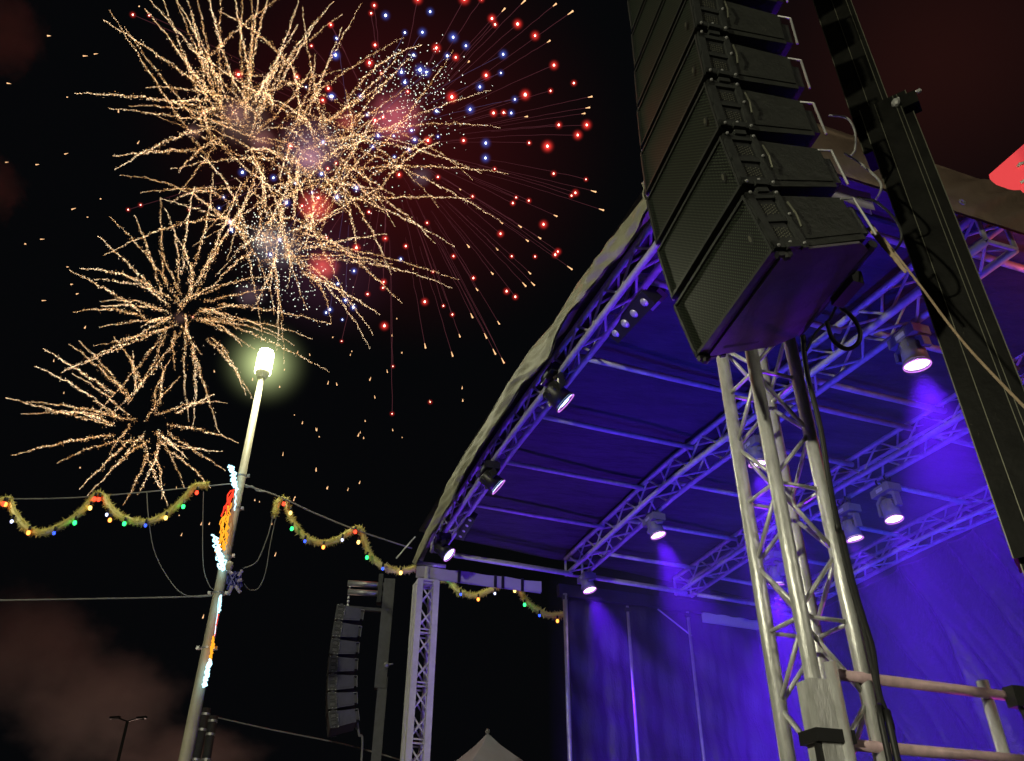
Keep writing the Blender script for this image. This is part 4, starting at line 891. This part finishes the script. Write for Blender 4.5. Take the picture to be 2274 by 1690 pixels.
# trailing gold-tipped streaks that outrun the red stars, and falling embers
q = random.Random(31); ember = emi('ember', (1., .55, .26), 1.5); pxm = 150 / FPX * 1.05
tips2 = Z2([(1350, 3), (1220, 55), (1550, 25), (1657, 72), (1510, 262), (1780, 622), (1765, 692), (1735, 730), (1805, 1235), (1855, 1353), (1555, 1392), (1450, 1535), (1370, 1552), (1325, 1462), (1175, 1608), (1205, 1437), (990, 1590), (935, 1220), (1365, 750), (990, 395)], 700, 0)
tips2 += Z2([(1652, 110), (1385, 138), (1410, 212), (1355, 218), (1143, 140), (1185, 462), (1045, 245), (1013, 420), (932, 545), (1103, 552), (885, 668), (1160, 655), (1215, 712), (710, 615)], 700, 560)
for i, (a, b) in enumerate(tips2):
    cx, cy = 860, 330; c0 = sky_pt(cx, cy, 152); c_ = sky_pt(a, b, 152 + q.uniform(-12, 12)); st = q.uniform(.35, .6); T = []
    for k in range(14):
        t = st + (1 - st) * k / 13; T.append((1 - t) * c0 + t * c_ + Z * pxm * 30 * t * (1 - t) + np.array([q.gauss(0, 1), 0, q.gauss(0, 1)]) * pxm * .5)
    T[-1] = c_; m = MB(); m.tube(T, pxm * .25, 4, 1, r2=pxm * .5); m.tube([T[-1] + (T[-2] - T[-1]) * .5, T[-1]], pxm * .5, 5, 0, r2=pxm * 1.5); m.ball(c_, pxm * 1.8, 6)
    part(m, 'comet', [ember, redtail], rb)
emb = Z2([(235, 640), (225, 665), (80, 850), (140, 857), (350, 825), (465, 775), (495, 540), (557, 650), (525, 430), (385, 940), (322, 1090), (290, 1165), (275, 1185), (312, 1200), (560, 1195), (500, 1150), (945, 880), (950, 960), (25, 1190), (8, 1150), (5, 1400), (75, 1520), (208, 1535), (283, 1490), (738, 965), (112, 550), (630, 112)], 700, 560)
emb += Z2([(2110, 850), (1625, 825), (1800, 870), (1895, 1050), (1945, 1105), (2035, 1145), (2055, 1190), (1820, 1310), (2035, 1410), (2105, 1525), (1640, 1600), (1670, 1610), (410, 910), (515, 1390), (345, 705), (490, 270), (545, 490), (430, 95), (270, 312), (455, 208), (1380, 772), (1995, 665), (1915, 650), (1830, 760)], 0, 560)
emb += Z2([(45, 535), (305, 230), (535, 360), (605, 348), (430, 625), (762, 722), (415, 992), (230, 1060), (35, 1045), (160, 1570), (260, 1540), (560, 1398), (885, 925), (460, 1348), (645, 1280), (895, 42)], 0, 0)
emb += [(640, 1110), (652, 1112), (603, 1165), (610, 1235), (402, 1190), (446, 1166), (398, 1145), (392, 1087), (464, 1165), (450, 1373), (655, 1105)]
ee = empty('falling_embers', sky_pt(600, 900, 150), 'sprinkle of small fading embers drifting down below and left of the bursts', 'firework embers')
for i, (a, b) in enumerate(emb[:100]):
    c_ = sky_pt(a, b, q.uniform(140, 158)); ln = q.uniform(3, 15) * pxm; left = a < 260 and b < 700
    v_ = (np.array([1, 0, q.uniform(-.3, .5)]) if left else np.array([q.uniform(-.35, .25), 0, 1.0])); v_ /= np.linalg.norm(v_)
    m = MB(); m.tube([c_, c_ + v_ * ln * .6], pxm * q.uniform(.9, 1.5), 5, r2=pxm * .2); part(m, 'ember', ember, ee)
# silvery crackle clouds
silver = emi('silver_sparks', (.8, .85, .75), 2.4)
cr_ = empty('firework', sky_pt(900, 200, 149), 'fine silvery crackle cloud scattered through the middle bursts', 'firework')
for cx, cy, sx, sy, n in ((930, 190, 55, 40, 230), (880, 155, 45, 25, 90), (620, 560, 55, 60, 260), (650, 620, 60, 50, 200), (840, 300, 60, 50, 200), (700, 380, 80, 70, 260), (570, 520, 40, 35, 120), (960, 290, 50, 30, 60)):
    m = MB()
    for k in range(n): spark(m, sky_pt(cx + q.gauss(0, sx), cy + q.gauss(0, sy), q.uniform(138, 160)), pxm * q.uniform(.5, 1.5), q)
    o = part(m, 'crackle', silver, cr_); o['kind'] = 'stuff'
# smoke puffs where shells broke; emission stands in for the burst light on them
for i, (a, b, r_, c_, s_) in enumerate(((878, 262, 62, (.8, .16, .22), .075), (700, 458, 40, (1., .12, .09), .15), (716, 592, 36, (1., .12, .1), .15), (522, 250, 28, (.7, .3, .28), .07), (582, 312, 30, (.7, .28, .28), .07), (688, 352, 34, (.7, .3, .4), .10), (430, 292, 18, (.6, .3, .28), .08), (590, 530, 30, (.6, .42, .36), .10), (935, 392, 26, (.4, .3, .42), .05), (400, 706, 16, (.5, .25, .22), .07), (555, 655, 34, (.35, .2, .26), .05), (770, 268, 26, (.9, .15, .14), .09), (720, 600, 150, (.30, .10, .25), .004), (860, 330, 420, (.6, .03, .03), .0013), (2080, 130, 420, (.5, .09, .05), .0006), (690, 330, 70, (.6, .35, .5), .03), (610, 545, 60, (.5, .42, .5), .03), (540, 270, 60, (.5, .3, .26), .025))):  # the large faint spheres put a reddish sky glow into emission
    o = sphere_unit('smoke', halo_mat('emissive_smoke_%d' % i, c_, s_ * 1.7, 1.6 if r_ < 100 else 1.8, .9 if r_ < 100 else 0))
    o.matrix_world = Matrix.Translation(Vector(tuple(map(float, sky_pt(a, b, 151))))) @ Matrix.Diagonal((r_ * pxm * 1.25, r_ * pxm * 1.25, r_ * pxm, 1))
    tag(o, 'smoke among the fireworks, its lit glow put in as emission', 'smoke', 'smoke puffs among the bursts', 'stuff')
q_ = lamp('burst_light', 'POINT', sky_pt(860, 330, 140), 32000, (1., .10, .07), shadow_soft_size=12); q_.parent = rb; q_.matrix_parent_inverse = world_of(rb).inverted()

# ================================================================== SMOKE
def smoke_mat(name, colr, dens, scale, thr):
    m = bpy.data.materials.new(name); m.use_nodes = True; t = m.node_tree; t.nodes.remove(t.nodes['Principled BSDF'])
    pv = t.nodes.new('ShaderNodeVolumePrincipled'); pv.inputs['Color'].default_value = (*colr, 1); pv.inputs['Anisotropy'].default_value = .1
    if scale:
        tc = t.nodes.new('ShaderNodeTexCoord'); n = t.nodes.new('ShaderNodeTexNoise'); n.inputs['Scale'].default_value = scale; n.inputs['Detail'].default_value = 6; n.inputs['Roughness'].default_value = .6
        t.links.new(tc.outputs['Object'], n.inputs['Vector'])
        ln = t.nodes.new('ShaderNodeVectorMath'); ln.operation = 'LENGTH'; t.links.new(tc.outputs['Object'], ln.inputs[0])
        a = t.nodes.new('ShaderNodeMath'); a.operation = 'SUBTRACT'; a.inputs[0].default_value = 1.0; t.links.new(ln.outputs['Value'], a.inputs[1])
        b = t.nodes.new('ShaderNodeMath'); b.operation = 'ADD'; t.links.new(n.outputs[0], b.inputs[0]); t.links.new(a.outputs[0], b.inputs[1])
        r = t.nodes.new('ShaderNodeMapRange'); r.inputs['From Min'].default_value = thr; r.inputs['From Max'].default_value = thr + .55; r.inputs['To Max'].default_value = dens
        t.links.new(b.outputs[0], r.inputs['Value']); t.links.new(r.outputs[0], pv.inputs['Density'])
    else: pv.inputs['Density'].default_value = dens
    t.links.new(pv.outputs[0], t.nodes['Material Output'].inputs['Volume']); return m
# thin machine haze held under the canopy
c = ST(3.2, 3.13, 0); zt = ST(0, 0, 5.14)[2]
m = MB(); m.box([c[0], c[1], (DECK + .05 + zt) / 2], L * 3.2 * S, D * 1.72 * S, Z * (zt - DECK - .05) / 2)
tag(m.build('stage_haze', smoke_mat('machine_haze', (.95, .95, 1), .02, 0, 0), outward=True), 'thin stage haze hanging beneath the canopy', 'haze', kind='stuff')
# drifting gunpowder smoke at lower left
sm = smoke_mat('drifting_smoke', (.8, .74, .7), .12, 2.6, .80)
for a, b, r_, sq, dist in ((60, 1440, 200, (1, 1, .85), 62), (210, 1560, 210, (1.1, 1, .8), 62), (400, 1690, 190, (1.2, 1, .6), 66), (5, 70, 120, (.8, 1, 1.1), 80), (-20, 415, 100, (.8, 1, 1), 80)):
    px = dist / FPX; o = sphere_unit('smoke', sm); o.matrix_world = Matrix.Translation(Vector(tuple(map(float, sky_pt(a, b, dist))))) @ Matrix.Diagonal((r_ * px * sq[0], r_ * px * sq[1], r_ * px * sq[2], 1))
    tag(o, 'drifting smoke, dim and brownish, at the left edge', 'smoke', 'drifting gunpowder smoke', 'stuff')
pg = hd(330, 1900, 58); lamp('smoke_fill_light', 'POINT', [pg[0], pg[1], 1.5], 2600, (1., .66, .52), shadow_soft_size=1.5)  # lamp added to light the drifting smoke
